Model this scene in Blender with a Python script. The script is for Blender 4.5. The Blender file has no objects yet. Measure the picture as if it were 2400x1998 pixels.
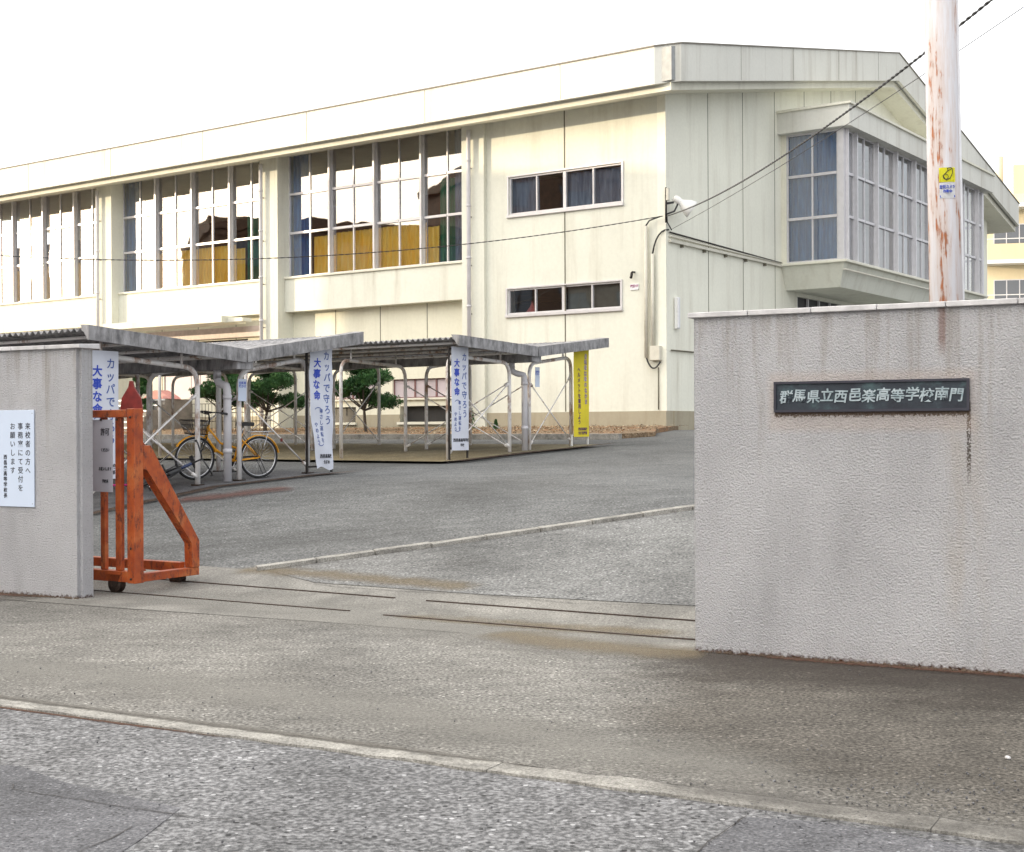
import bpy, bmesh, math, random
from mathutils import Vector, Matrix, noise
R = math.radians
random.seed(7)
C = bpy.context.scene.collection
scene = bpy.context.scene

# ------------------------------------------------------------------ camera
EYE = 1.5
FPX, CX, CY = 3215.0, 1200.0, 1005.0          # focal length and principal point of the 2400 px photo
cam = bpy.data.cameras.new('camera')
cam.sensor_width = 36
cam.lens = FPX / 2400 * 36
cam.shift_y = (1005 - 999) / 2400
cam.clip_end = 3000
cam_o = bpy.data.objects.new('camera', cam)
C.objects.link(cam_o)
cam_o.location = (0, 0, EYE)
cam_o.rotation_euler = (R(90), R(0.27), 0)
scene.camera = cam_o

# ------------------------------------------------------------------ sky, sun, exposure
SUN_EL, SUN_AZ = R(6.5), R(-90.6)               # low in the west (picture left); azimuth clockwise from +Y
W = bpy.data.worlds.new('World')
scene.world = W
W.use_nodes = True
nt = W.node_tree
nt.nodes.clear()
sky = nt.nodes.new('ShaderNodeTexSky')
sky.sky_type = 'NISHITA'
sky.sun_disc = False
sky.sun_elevation = SUN_EL
sky.sun_rotation = SUN_AZ
sky.air_density = 1.0
sky.dust_density = 4.0
sky.ozone_density = 0.6
bg = nt.nodes.new('ShaderNodeBackground')
out = nt.nodes.new('ShaderNodeOutputWorld')
# thin high cloud over the whole sky, broken by noise
tc = nt.nodes.new('ShaderNodeTexCoord')
mp = nt.nodes.new('ShaderNodeMapping'); mp.inputs['Scale'].default_value = (1.2, 1.2, 5)
nz = nt.nodes.new('ShaderNodeTexNoise'); nz.inputs['Scale'].default_value = 2.2; nz.inputs['Detail'].default_value = 6
cr = nt.nodes.new('ShaderNodeValToRGB')
cr.color_ramp.elements[0].position = 0.38; cr.color_ramp.elements[0].color = (.7, .7, .7, 1)
cr.color_ramp.elements[1].position = 0.62; cr.color_ramp.elements[1].color = (.93, .93, .93, 1)
# the cloud is brighter towards the low sun and greyer away from it
vm = nt.nodes.new('ShaderNodeVectorMath'); vm.operation = 'DOT_PRODUCT'
vm.inputs[1].default_value = (math.sin(SUN_AZ), math.cos(SUN_AZ), .25)
nt.links.new(tc.outputs['Generated'], vm.inputs[0])
dr = nt.nodes.new('ShaderNodeValToRGB')
for p_, c_ in ((.35, (12.5, 12.5, 12.4)), (.62, (20, 19.6, 19.2)), (.97, (42, 38, 32))):
    el_ = dr.color_ramp.elements.new(p_); el_.color = (*c_, 1)
dr.color_ramp.elements[0].color = (7.0, 7.2, 7.6, 1); dr.color_ramp.elements[-1].color = (42, 38, 32, 1)
ad = nt.nodes.new('ShaderNodeMath'); ad.operation = 'MULTIPLY_ADD'; ad.inputs[1].default_value = .5; ad.inputs[2].default_value = .35
nt.links.new(vm.outputs['Value'], ad.inputs[0]); nt.links.new(ad.outputs[0], dr.inputs[0])
mx = nt.nodes.new('ShaderNodeMixRGB')
mx.inputs['Color2'].default_value = (13, 13.1, 13.8, 1)
nt.links.new(tc.outputs['Generated'], mp.inputs['Vector'])
nt.links.new(mp.outputs[0], nz.inputs['Vector'])
nt.links.new(nz.outputs['Fac'], cr.inputs['Fac'])
nt.links.new(cr.outputs['Color'], mx.inputs['Fac'])
nt.links.new(sky.outputs[0], mx.inputs['Color1'])
nt.links.new(dr.outputs['Color'], mx.inputs['Color2'])
nt.links.new(mx.outputs[0], bg.inputs['Color'])
bg.inputs['Strength'].default_value = 0.1
nt.links.new(bg.outputs[0], out.inputs[0])
sun = bpy.data.lights.new('sun', 'SUN')
sun.energy = 2.4
sun.angle = R(0.6)
sun.color = (1.0, .82, .56)
so = bpy.data.objects.new('sun', sun)
C.objects.link(so)
sdir = Vector((math.sin(SUN_AZ) * math.cos(SUN_EL), math.cos(SUN_AZ) * math.cos(SUN_EL), math.sin(SUN_EL)))
so.rotation_euler = sdir.to_track_quat('Z', 'Y').to_euler()
scene.view_settings.view_transform = 'Standard'
scene.view_settings.look = 'None'
scene.view_settings.exposure = 0.8
scene.view_settings.gamma = 1
scene.render.engine = 'CYCLES'
scene.cycles.max_bounces = 8
scene.cycles.transparent_max_bounces = 12
scene.cycles.sample_clamp_indirect = 4
scene.cycles.use_denoising = True

# ------------------------------------------------------------------ ground profile (the yard climbs from the gate to the gym)
V = Vector((0.57716, 0.81663, 0)); U = Vector((-0.81663, 0.57716, 0))
KN = [(-400, 0), (8.6, 0), (11, .28), (14, .66), (16, .76), (20, .89), (22, 1.0), (24.3, 1.1), (31.7, 1.45), (80, 1.6), (900, 1.6)]
def hz(x, y):
    v = V.x * x + V.y * y
    for (a, za), (b, zb) in zip(KN, KN[1:]):
        if v <= b:
            return za + (zb - za) * (v - a) / (b - a)
    return KN[-1][1]
def gp(px, py):
    """point of the ground seen at a pixel of the survey photo"""
    dx, dz = (px - CX) / FPX, -(py - CY) / FPX
    lo = 3.0
    y = lo
    while y < 400:
        if EYE + dz * y <= hz(dx * y, y): break
        y += .02
    return Vector((dx * y, y, hz(dx * y, y)))
def at(px, py, y):
    return Vector(((px - CX) / FPX * y, y, EYE - (py - CY) / FPX * y))

# ------------------------------------------------------------------ mesh helpers
def bmo(): return bmesh.new()
def obj(name, bm, mat, parent=None, smooth=False, loc=None):
    me = bpy.data.meshes.new(name)
    bmesh.ops.recalc_face_normals(bm, faces=bm.faces[:])
    bm.to_mesh(me); bm.free()
    for m in (mat if isinstance(mat, (list, tuple)) else [mat]): me.materials.append(m)
    if smooth:
        for p in me.polygons: p.use_smooth = True
    o = bpy.data.objects.new(name, me)
    C.objects.link(o)
    if parent: o.parent = parent
    if loc: o.location = loc
    return o
def tag(o, label, cat, group=None):
    o['label'] = label; o['category'] = cat
    if group: o['group'] = group
    return o
def struct(o, kind='structure'):
    o['kind'] = kind; return o
def empty(name, loc, rz=0, label=None, cat=None, group=None):
    o = bpy.data.objects.new(name, None)
    o.empty_display_size = .2
    C.objects.link(o)
    o.location = loc; o.rotation_euler = (0, 0, rz)
    if label: tag(o, label, cat, group)
    return o
def hexa(bm, p, mi=0):
    """p: 8 corners, bottom ring then top ring"""
    v = [bm.verts.new(q) for q in p]
    for f in ((0, 3, 2, 1), (4, 5, 6, 7), (0, 1, 5, 4), (1, 2, 6, 5), (2, 3, 7, 6), (3, 0, 4, 7)):
        bm.faces.new([v[i] for i in f]).material_index = mi
def box(bm, x0, x1, y0, y1, z0, z1, mi=0):
    hexa(bm, [(x0, y0, z0), (x1, y0, z0), (x1, y1, z0), (x0, y1, z0), (x0, y0, z1), (x1, y0, z1), (x1, y1, z1), (x0, y1, z1)], mi)
def bevel(bm, w=.01, seg=2):
    bmesh.ops.bevel(bm, geom=bm.edges[:], offset=w, segments=seg, affect='EDGES', profile=.6)
def obox(bm, a, b, w, h, up=Vector((0, 0, 1)), mi=0):
    """bar of width w, height h from a to b"""
    a, b = Vector(a), Vector(b)
    d = (b - a).normalized()
    s = d.cross(up)
    if s.length < 1e-4: s = Vector((1, 0, 0))
    s.normalize(); t = s.cross(d).normalized()
    s *= w / 2; t *= h / 2
    hexa(bm, [a - s - t, a + s - t, a + s + t, a - s + t, b - s - t, b + s - t, b + s + t, b - s + t], mi)
def tube(bm, pts, r, n=8, cap=True, mi=0):
    pts = [Vector(p) for p in pts]
    rs = r if isinstance(r, (list, tuple)) else [r] * len(pts)
    rings = []
    d0 = (pts[1] - pts[0]).normalized()
    s = d0.cross(Vector((0, 0, 1)))
    if s.length < .05: s = d0.cross(Vector((1, 0, 0)))
    s.normalize()
    for i, p in enumerate(pts):
        if i == 0: d = d0
        elif i == len(pts) - 1: d = (pts[i] - pts[i - 1]).normalized()
        else: d = ((pts[i] - pts[i - 1]).normalized() + (pts[i + 1] - pts[i]).normalized()).normalized()
        s = (s - d * s.dot(d)).normalized()
        t = d.cross(s)
        rings.append([bm.verts.new(p + (s * math.cos(2 * math.pi * k / n) + t * math.sin(2 * math.pi * k / n)) * rs[i]) for k in range(n)])
    for a, b in zip(rings, rings[1:]):
        for k in range(n):
            f = bm.faces.new([a[k], a[(k + 1) % n], b[(k + 1) % n], b[k]]); f.material_index = mi; f.smooth = True
    if cap:
        bm.faces.new(rings[0][::-1]).material_index = mi; bm.faces.new(rings[-1]).material_index = mi
def arc(p0, pc, p1, n=6):
    """rounded corner from p0 to p1 round pc"""
    p0, pc, p1 = Vector(p0), Vector(pc), Vector(p1)
    return [p0 * (1 - t) ** 2 + pc * 2 * t * (1 - t) + p1 * t * t for t in [i / n for i in range(n + 1)]]
def prism(bm, poly, ax, a0, a1, mi=0):
    """extrude a 2-D polygon: ax 'y' -> (x,z) polygon from y=a0 to a1 ; ax 'z' -> (x,y) polygon ; ax 'x' -> (y,z)"""
    f = {'y': lambda p, a: (p[0], a, p[1]), 'z': lambda p, a: (p[0], p[1], a), 'x': lambda p, a: (a, p[0], p[1])}[ax]
    b = [bm.verts.new(f(p, a0)) for p in poly]; t = [bm.verts.new(f(p, a1)) for p in poly]
    bm.faces.new(b[::-1]).material_index = mi; bm.faces.new(t).material_index = mi
    n = len(poly)
    for i in range(n): bm.faces.new([b[i], b[(i + 1) % n], t[(i + 1) % n], t[i]]).material_index = mi
def lathe(bm, prof, n=20, M=Matrix.Identity(4), mi=0):
    rings = []
    for r, z in prof:
        rings.append([bm.verts.new(M @ Vector((r * math.cos(2 * math.pi * k / n), r * math.sin(2 * math.pi * k / n), z))) for k in range(n)])
    for a, b in zip(rings, rings[1:]):
        for k in range(n):
            f = bm.faces.new([a[k], a[(k + 1) % n], b[(k + 1) % n], b[k]]); f.smooth = True; f.material_index = mi
    bm.faces.new(rings[0][::-1]).material_index = mi; bm.faces.new(rings[-1]).material_index = mi
def sheet(name, poly, off, mat, kind='structure', step=None, drop=None):
    """a ground sheet that follows the ground profile"""
    bm = bmo()
    vs = [bm.verts.new((p[0], p[1], 0)) for p in poly]
    bm.faces.new(vs)
    for k, _ in KN[1:-1]:
        bmesh.ops.bisect_plane(bm, geom=bm.verts[:] + bm.edges[:] + bm.faces[:], plane_co=V * k, plane_no=V)
    for v in bm.verts: v.co.z = hz(v.co.x, v.co.y) + off
    if drop:
        bmesh.ops.recalc_face_normals(bm, faces=bm.faces[:])
        r = bmesh.ops.extrude_face_region(bm, geom=bm.faces[:])
        for v in r['geom']:
            if isinstance(v, bmesh.types.BMVert): v.co.z -= drop
    bm.normal_update()
    if not drop:
        for f in bm.faces:
            if f.normal.z < 0: f.normal_flip()
    me = bpy.data.meshes.new(name); bm.to_mesh(me); bm.free()
    me.materials.append(mat)
    o = bpy.data.objects.new(name, me); C.objects.link(o)
    if kind: o['kind'] = kind
    return o
def strip(pts, w0, w1=None):
    """polygon of a strip along a polyline (2-D), w0 wide"""
    pts = [Vector((p[0], p[1], 0)) for p in pts]
    L, Rr = [], []
    for i, p in enumerate(pts):
        a = pts[max(i - 1, 0)]; b = pts[min(i + 1, len(pts) - 1)]
        d = (b - a).normalized(); n = Vector((-d.y, d.x, 0))
        w = w0 if not callable(w0) else w0(i)
        L.append(p + n * w / 2); Rr.append(p - n * w / 2)
    return L + Rr[::-1]
_tc = {}
def text_bm(bm, s, size, M, ext=.0008, bold=0.0, line=1.0, shear=0.0, mi=0, align='CENTER', sx=1.0):
    """writing as raised flat letters, written into bm with matrix M"""
    cu = bpy.data.curves.new('t', 'FONT')
    cu.body = s; cu.size = size; cu.extrude = ext; cu.offset = bold; cu.space_line = line; cu.shear = shear
    cu.align_x = align; cu.align_y = 'TOP'; cu.resolution_u = 3
    o = bpy.data.objects.new('t', cu); C.objects.link(o)
    dg = bpy.context.evaluated_depsgraph_get(); dg.update()
    me = bpy.data.meshes.new_from_object(o.evaluated_get(dg))
    me.transform(M @ Matrix.Diagonal((sx, 1, 1, 1)))
    n0 = len(bm.faces)
    bm.from_mesh(me)
    bm.faces.ensure_lookup_table()
    for f in bm.faces[n0:]: f.material_index = mi
    bpy.data.objects.remove(o); bpy.data.curves.remove(cu); bpy.data.meshes.remove(me)

# ------------------------------------------------------------------ material helpers
class G:
    def __init__(s, name):
        s.m = bpy.data.materials.new(name); s.m.use_nodes = True
        s.t = s.m.node_tree; s.b = s.t.nodes['Principled BSDF']; s.o = s.t.nodes['Material Output']
        s.tc = s.t.nodes.new('ShaderNodeTexCoord')
    def n(s, ty, **kw):
        x = s.t.nodes.new('ShaderNode' + ty)
        for k, v in kw.items():
            if k in x.inputs: x.inputs[k].default_value = v
            else: setattr(x, k, v)
        return x
    def l(s, a, b): s.t.links.new(a, b)
    def map(s, sc=(1, 1, 1), src='Object', loc=(0, 0, 0)):
        x = s.n('Mapping'); x.inputs['Scale'].default_value = sc; x.inputs['Location'].default_value = loc
        s.l(s.tc.outputs[src], x.inputs['Vector']); return x.outputs[0]
    def noise(s, scale, detail=4, sc=(1, 1, 1), rough=.55, loc=(0, 0, 0), dist=0):
        x = s.n('TexNoise', Scale=scale, Detail=detail, Roughness=rough, Distortion=dist)
        s.l(s.map(sc, loc=loc), x.inputs['Vector']); return x.outputs['Fac']
    def vor(s, scale, sc=(1, 1, 1), out='Distance', feature='F1'):
        x = s.n('TexVoronoi', Scale=scale, feature=feature)
        s.l(s.map(sc), x.inputs['Vector']); return x.outputs[out]
    def ramp(s, fac, stops):
        x = s.n('ValToRGB'); e = x.color_ramp.elements
        while len(e) < len(stops): e.new(.5)
        for i, (p, c) in enumerate(stops):
            e[i].position = p; e[i].color = (*c, 1) if len(c) == 3 else c
        s.l(fac, x.inputs['Fac']); return x.outputs['Color']
    def mix(s, fac, a, b, mode='MIX'):
        x = s.n('MixRGB', blend_type=mode)
        for k, v in (('Fac', fac), ('Color1', a), ('Color2', b)):
            if isinstance(v, (int, float)): x.inputs[k].default_value = v
            elif isinstance(v, tuple): x.inputs[k].default_value = (*v, 1) if len(v) == 3 else v
            else: s.l(v, x.inputs[k])
        return x.outputs[0]
    def math(s, op, a, b=0.0):
        x = s.n('Math', operation=op)
        for i, v in enumerate((a, b)):
            if isinstance(v, (int, float)): x.inputs[i].default_value = v
            else: s.l(v, x.inputs[i])
        return x.outputs[0]
    def bump(s, h, strength=.5, dist=.01, prev=None):
        x = s.n('Bump', Strength=strength, Distance=dist)
        s.l(h, x.inputs['Height'])
        if prev: s.l(prev, x.inputs['Normal'])
        return x.outputs[0]
    def done(s, col=None, rough=.8, metal=0, nrm=None, spec=.5):
        if col is not None:
            if isinstance(col, tuple): s.b.inputs['Base Color'].default_value = (*col, 1)
            else: s.l(col, s.b.inputs['Base Color'])
        if isinstance(rough, (int, float)): s.b.inputs['Roughness'].default_value = rough
        else: s.l(rough, s.b.inputs['Roughness'])
        s.b.inputs['Metallic'].default_value = metal
        s.b.inputs['Specular IOR Level'].default_value = spec
        if nrm: s.l(nrm, s.b.inputs['Normal'])
        return s.m
def B(v): return (v, v, v)
def simple(name, c, rough=.6, metal=0, var=.12, scale=6, bumpk=0.0, bs=120):
    g = G(name)
    lo = tuple(max(0, x * (1 - var)) for x in c); hi = tuple(min(1, x * (1 + var)) for x in c)
    col = g.ramp(g.noise(scale, 5), [(.3, lo), (.7, hi)])
    nr = g.bump(g.noise(bs, 3), bumpk, .005) if bumpk else None
    return g.done(col, rough, metal, nr)

# asphalt: coarse road, finer yard, worn forecourt
def asphalt(name, dark, light, tint, scale, bump, patch, stone=.55, warm=(.1, .085, .065), warmk=.35, newer=False):
    g = G(name)
    fine = g.noise(scale * 2.2, 3, rough=.7)
    a1 = g.noise(scale * .62, 2, rough=.6)
    col = g.ramp(a1, [(.34, dark), (.47, tint), (.57, light), (.72, tuple(min(1, x * 1.6) for x in light))])
    col = g.mix(.4, col, g.ramp(fine, [(.35, dark), (.62, light)]), 'MIX')
    sp = g.n('SeparateColor'); g.l(g.vor(scale * .5, out='Color'), sp.inputs[0])
    d = g.vor(scale * .5, out='Distance')
    fleck = g.math('MULTIPLY', g.math('GREATER_THAN', sp.outputs[1], .93), g.math('LESS_THAN', d, .34))
    col = g.mix(g.math('MULTIPLY', fleck, .75), col, tuple(min(1, x * 2.0) for x in light))
    pit = g.math('MULTIPLY', g.math('GREATER_THAN', sp.outputs[0], .90), g.math('LESS_THAN', d, .36))
    col = g.mix(g.math('MULTIPLY', pit, .8), col, tuple(x * .4 for x in dark))
    big = g.ramp(g.noise(patch, 6, rough=.62, dist=.6), [(.33, B(.60)), (.5, B(1)), (.66, B(1.3))])
    col = g.mix(.85, col, big, 'MULTIPLY')
    wm = g.ramp(g.noise(patch * .6, 4, loc=(9, 3, 0)), [(.45, B(0)), (.75, B(1))])
    col = g.mix(g.math('MULTIPLY', wm, warmk), col, warm)
    col = g.mix(.7, col, g.ramp(g.noise(patch * 7, 5, sc=(1, 2.2, 1), rough=.65), [(.35, B(.74)), (.65, B(1.2))]), 'MULTIPLY')
    if newer:                                # the paving in front of the plaque wall is an older, darker, browner mix
        sx_ = g.n('SeparateXYZ'); g.l(g.tc.outputs['Object'], sx_.inputs[0])
        k1 = g.math('ADD', g.math('MULTIPLY', sx_.outputs[0], .875), g.math('MULTIPLY', sx_.outputs[1], -.10))
        k1 = g.math('ADD', g.math('ADD', k1, .35), g.math('MULTIPLY', g.math('SUBTRACT', g.noise(.8, 4), .5), 1.5))
        k1 = g.ramp(g.math('MULTIPLY', k1, .5), [(-.0, B(0)), (.3, B(1))])
        k2 = g.math('ADD', g.math('MULTIPLY', sx_.outputs[0], .483), g.math('MULTIPLY', sx_.outputs[1], .8755))
        k2 = g.math('ADD', g.math('SUBTRACT', k2, 5.2), g.math('MULTIPLY', g.math('SUBTRACT', g.noise(1.6, 4, loc=(4, 0, 0)), .5), 1.3))
        k2 = g.ramp(g.math('MULTIPLY', k2, .8), [(.0, B(0)), (.6, B(1))])
        col = g.mix(g.math('MULTIPLY', k1, k2), col, g.mix(1.0, col, (.60, .57, .54), 'MULTIPLY'))
    nr = g.bump(a1, bump, .016)
    nr = g.bump(fine, bump * .6, .004, nr)
    return g.done(col, .85, 0, nr, .3)
MT = {}
MT['road'] = asphalt('road_asphalt', (.026, .026, .028), (.235, .235, .24), (.105, .105, .108), 66, .45, .5, warmk=.12)
MT['road_patch'] = asphalt('patched_asphalt', (.06, .06, .066), (.17, .17, .18), (.105, .105, .113), 110, .7, .7, warmk=.05)
MT['forecourt'] = asphalt('forecourt_asphalt', (.038, .036, .033), (.28, .27, .25), (.135, .13, .118), 80, .6, .35, warmk=.3, newer=True)
MT['yard'] = asphalt('yard_asphalt', (.035, .037, .037), (.17, .173, .173), (.09, .093, .094), 62, .6, .3, warmk=.12)
MT['ramp'] = asphalt('ramp_asphalt', (.045, .046, .046), (.24, .24, .235), (.135, .136, .133), 66, .9, .4, warmk=.25)
MT['slab_tan'] = asphalt('shed_floor', (.10, .085, .05), (.24, .21, .145), (.17, .145, .09), 60, .3, .5, warm=(.2, .13, .04), warmk=.6)
g = G('kerb_concrete')
c = g.ramp(g.noise(90, 4, rough=.7), [(.3, (.13, .12, .105)), (.48, (.31, .298, .27)), (.66, (.48, .46, .425))])
c = g.mix(.9, c, g.ramp(g.noise(5, 6, rough=.7), [(.32, B(.42)), (.6, B(1.1))]), 'MULTIPLY')
MT['kerb'] = g.done(c, .9, 0, g.bump(g.noise(70, 4), .8, .01))
g = G('gate_apron')
c = g.ramp(g.noise(60, 5, rough=.75), [(.34, (.09, .085, .075)), (.5, (.19, .182, .165)), (.66, (.32, .31, .28))])
c = g.mix(.9, c, g.ramp(g.noise(1.4, 6, dist=.6), [(.35, B(.72)), (.65, B(1.25))]), 'MULTIPLY')
MT['apron'] = g.done(c, .9, 0, g.bump(g.noise(110, 4), .5, .006))

# sprayed roughcast on the gate walls
def roughcast(name, c0, c1, top=2.2, plaque=None):
    g = G(name)
    n1 = g.noise(78, 3, rough=.5, dist=.2); n2 = g.noise(180, 3, rough=.5)
    h = g.math('ADD', n1, g.math('MULTIPLY', n2, .5))
    col = g.ramp(g.noise(1.1, 6), [(.3, c0), (.7, c1)])
    st = g.ramp(g.noise(3.2, 5, sc=(1, 1, .22)), [(.5, B(1)), (.75, B(.84))])
    col = g.mix(.8, col, st, 'MULTIPLY')
    col = g.mix(g.ramp(g.noise(60, 3), [(.26, B(.65)), (.42, B(0))]), col, tuple(x * .42 for x in c0))
    sep = g.n('SeparateXYZ'); g.l(g.tc.outputs['Object'], sep.inputs[0])
    X, Zc = sep.outputs[0], sep.outputs[2]
    def band(v, lo, hi, soft):
        a = g.n('MapRange'); a.inputs[1].default_value = lo - soft; a.inputs[2].default_value = lo; g.l(v, a.inputs[0])
        b = g.n('MapRange'); b.inputs[1].default_value = hi; b.inputs[2].default_value = hi + soft; b.inputs[3].default_value = 1; b.inputs[4].default_value = 0; g.l(v, b.inputs[0])
        return g.math('MULTIPLY', a.outputs[0], b.outputs[0])
    # rain streaks running down from the coping joints
    sk = g.noise(7, 5, sc=(1, 1, .06), rough=.7)
    down = g.n('MapRange'); down.inputs[1].default_value = top - 1.1; down.inputs[2].default_value = top; g.l(Zc, down.inputs[0])
    sk = g.ramp(g.math('MULTIPLY', sk, g.math('ADD', g.math('MULTIPLY', down.outputs[0], .35), .72)), [(.50, B(0)), (.68, B(.5))])
    col = g.mix(sk, col, (.26, .21, .16))
    if plaque:
        x0, x1, z0, z1, rx = plaque
        ragged = g.math('MULTIPLY', g.math('SUBTRACT', g.noise(52, 5, rough=.8), .5), .13)
        zz = g.math('ADD', Zc, ragged)
        m = g.math('MULTIPLY', band(X, x0, x1, .01), band(zz, z0 - .028, z0 + .05, .004))
        col = g.mix(g.math('MULTIPLY', m, .95), col, (.03, .022, .018))
        m2 = g.math('MULTIPLY', band(g.math('ADD', X, g.math('MULTIPLY', ragged, .25)), x1 - .012, x1 + .006, .006), band(Zc, z0 - .33, z0, .15))
        m2 = g.math('MULTIPLY', m2, g.ramp(g.noise(70, 3), [(.42, B(0)), (.5, B(1))]))
        col = g.mix(g.math('MULTIPLY', m2, .9), col, (.025, .02, .018))
        m3 = g.math('MULTIPLY', band(X, x0 - .02, x1 + .02, .05), band(Zc, z0 - .10, z1 + .035, .05))
        col = g.mix(g.math('MULTIPLY', m3, .22), col, (.60, .42, .30))
        # a long ochre run below the right end of the plaque and a rust run under one coping joint
        m4 = g.math('MULTIPLY', band(X, x1 - .10, x1 + .03, .10), band(Zc, .1, z0 - .15, .25))
        m4 = g.math('MULTIPLY', m4, g.ramp(g.noise(6, 4, sc=(1, 1, .2)), [(.4, B(0)), (.62, B(.25))]))
        col = g.mix(m4, col, (.46, .36, .24))
        m5 = g.math('MULTIPLY', band(g.math('ADD', X, g.math('MULTIPLY', ragged, .3)), rx - .012, rx + .012, .02), band(Zc, top - .16, top + .05, .12))
        col = g.mix(g.math('MULTIPLY', m5, .6), col, (.22, .09, .05))
    foot = g.ramp(g.math('ADD', Zc, g.math('MULTIPLY', g.math('SUBTRACT', g.noise(30, 5, rough=.7), .5), .13)), [(.0, B(1)), (.03, B(0))])
    col = g.mix(foot, col, (.07, .03, .015))
    nr = g.bump(h, 1.0, .032)
    return g.done(col, .9, 0, nr, .25)
MT['roughcast'] = roughcast('roughcast_render', (.53, .525, .545), (.65, .645, .665))
MT['coping'] = simple('coping_concrete', (.56, .55, .555), .85, var=.2, scale=9, bumpk=.6, bs=160)

# gym paint, aged: vertical streaks and faint patches
def paint(name, c, streak=.5, dirt=(.26, .20, .12), tall=.25):
    g = G(name)
    col = g.ramp(g.noise(.35, 5), [(.3, tuple(x * .92 for x in c)), (.7, tuple(min(1, x * 1.05) for x in c))])
    st = g.ramp(g.noise(2.2, 6, sc=(1, 1, tall * .35), rough=.65), [(.5, B(0)), (.66, B(streak * .35)), (.82, B(streak * 1.2))])
    col = g.mix(st, col, dirt)
    col = g.mix(.5, col, g.ramp(g.noise(11, 5), [(.3, B(.93)), (.7, B(1.05))]), 'MULTIPLY')
    return g.done(col, .75, 0, g.bump(g.noise(60, 3), .15, .004), .3)
MT['cream'] = paint('cream_paint', (.73, .735, .65), .5)
MT['cream_panel'] = paint('cream_panel_paint', (.75, .735, .61), .35)
MT['fascia'] = paint('fascia_paint', (.70, .695, .64), .75, (.25, .2, .14), .18)
MT['trim'] = paint('trim_paint', (.76, .745, .64), .4)
MT['plinth'] = paint('plinth_concrete', (.40, .36, .27), .6, (.16, .10, .05), .5)
MT['joint'] = simple('joint_sealant', (.13, .12, .09), .8)
MT['frame'] = simple('window_aluminium', (.62, .61, .63), .4, .3, var=.06)
MT['roof'] = simple('roof_sheet', (.35, .36, .36), .6, .2)
MT['pvc'] = simple('downspout_pvc', (.62, .61, .64), .55, var=.1, scale=3)
MT['dark'] = simple('interior_dark', (.06, .04, .03), .9)
MT['timber'] = simple('interior_timber', (.20, .085, .035), .7, var=.35, scale=3)
MT['black'] = simple('black_plastic', (.02, .02, .022), .5)
MT['steel_dark'] = simple('dark_steel', (.035, .03, .028), .55, .5)
MT['rust_steel'] = simple('rusty_rail', (.05, .032, .024), .6, .4, var=.5, scale=40)
def fabric(name, c0, c1):
    g = G(name)
    col = g.ramp(g.noise(9, 4, sc=(1, 1, .12)), [(.3, c0), (.7, c1)])
    m = g.done(col, .9, 0, None, .2)
    m.node_tree.nodes['Principled BSDF'].inputs['Sheen Weight'].default_value = .2
    return m
MT['blue'] = fabric('blue_curtain', (.015, .08, .28), (.07, .24, .56))
MT['slate'] = fabric('slate_curtain', (.13, .16, .24), (.30, .35, .45))
MT['green'] = fabric('green_curtain', (.02, .13, .08), (.05, .24, .14))
MT['gold'] = fabric('curtain_gold_glow', (.92, .56, .06), (.98, .76, .22))  # cream cloth with the golden glow of the low sun put into its colour
MT['white'] = simple('white_enamel', (.78, .78, .76), .45, var=.05)
# glass
g = G('window_glass')
tr = g.n('BsdfTransparent', Color=(.93, .95, .94, 1)); gl = g.n('BsdfGlossy', Roughness=.015, Color=(1, 1, 1, 1))
lw = g.n('Fresnel', IOR=1.5)
nb = g.bump(g.noise(1.1, 1), .17, .02); g.l(nb, gl.inputs['Normal'])
f = g.math('ADD', g.math('MULTIPLY', lw.outputs[0], 1.2), .20)
ms = g.n('MixShader'); g.l(f, ms.inputs[0]); g.l(tr.outputs[0], ms.inputs[1]); g.l(gl.outputs[0], ms.inputs[2])
g.l(ms.outputs[0], g.o.inputs['Surface']); MT['glass'] = g.m
# orange gate paint, rusting
g = G('rusting_orange_paint')
base = g.ramp(g.noise(5, 5), [(.3, (.25, .036, .008)), (.52, (.40, .075, .012)), (.75, (.50, .17, .05))])
rm = g.ramp(g.noise(18, 6, sc=(1, 1, .45), rough=.78), [(.51, B(0)), (.60, B(.95))])
col = g.mix(rm, base, g.ramp(g.noise(50, 3), [(.3, (.07, .018, .008)), (.7, (.26, .05, .015))]))
MT['orange'] = g.done(col, .55, 0, g.bump(rm, .4, .003))
g = G('red_gate_paint')
MT['red'] = g.done(g.ramp(g.noise(14, 5), [(.3, (.13, .008, .006)), (.7, (.24, .020, .014))]), .5)
# white shed posts with rust
g = G('white_post_paint')
rm = g.ramp(g.noise(4, 6, sc=(1, 1, .5), rough=.72), [(.52, B(0)), (.66, B(1))])
MT['post'] = g.done(g.mix(rm, (.82, .80, .79), (.36, .22, .15)), .55, 0)
g = G('old_fibre_cement')
c = g.ramp(g.noise(7, 6, sc=(1, 1, .4), rough=.7), [(.3, (.09, .09, .095)), (.5, (.27, .265, .27)), (.72, (.46, .455, .47))])
MT['sheetroof'] = g.done(c, .9, 0, g.bump(g.noise(60, 3), .4, .004), .3)
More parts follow.
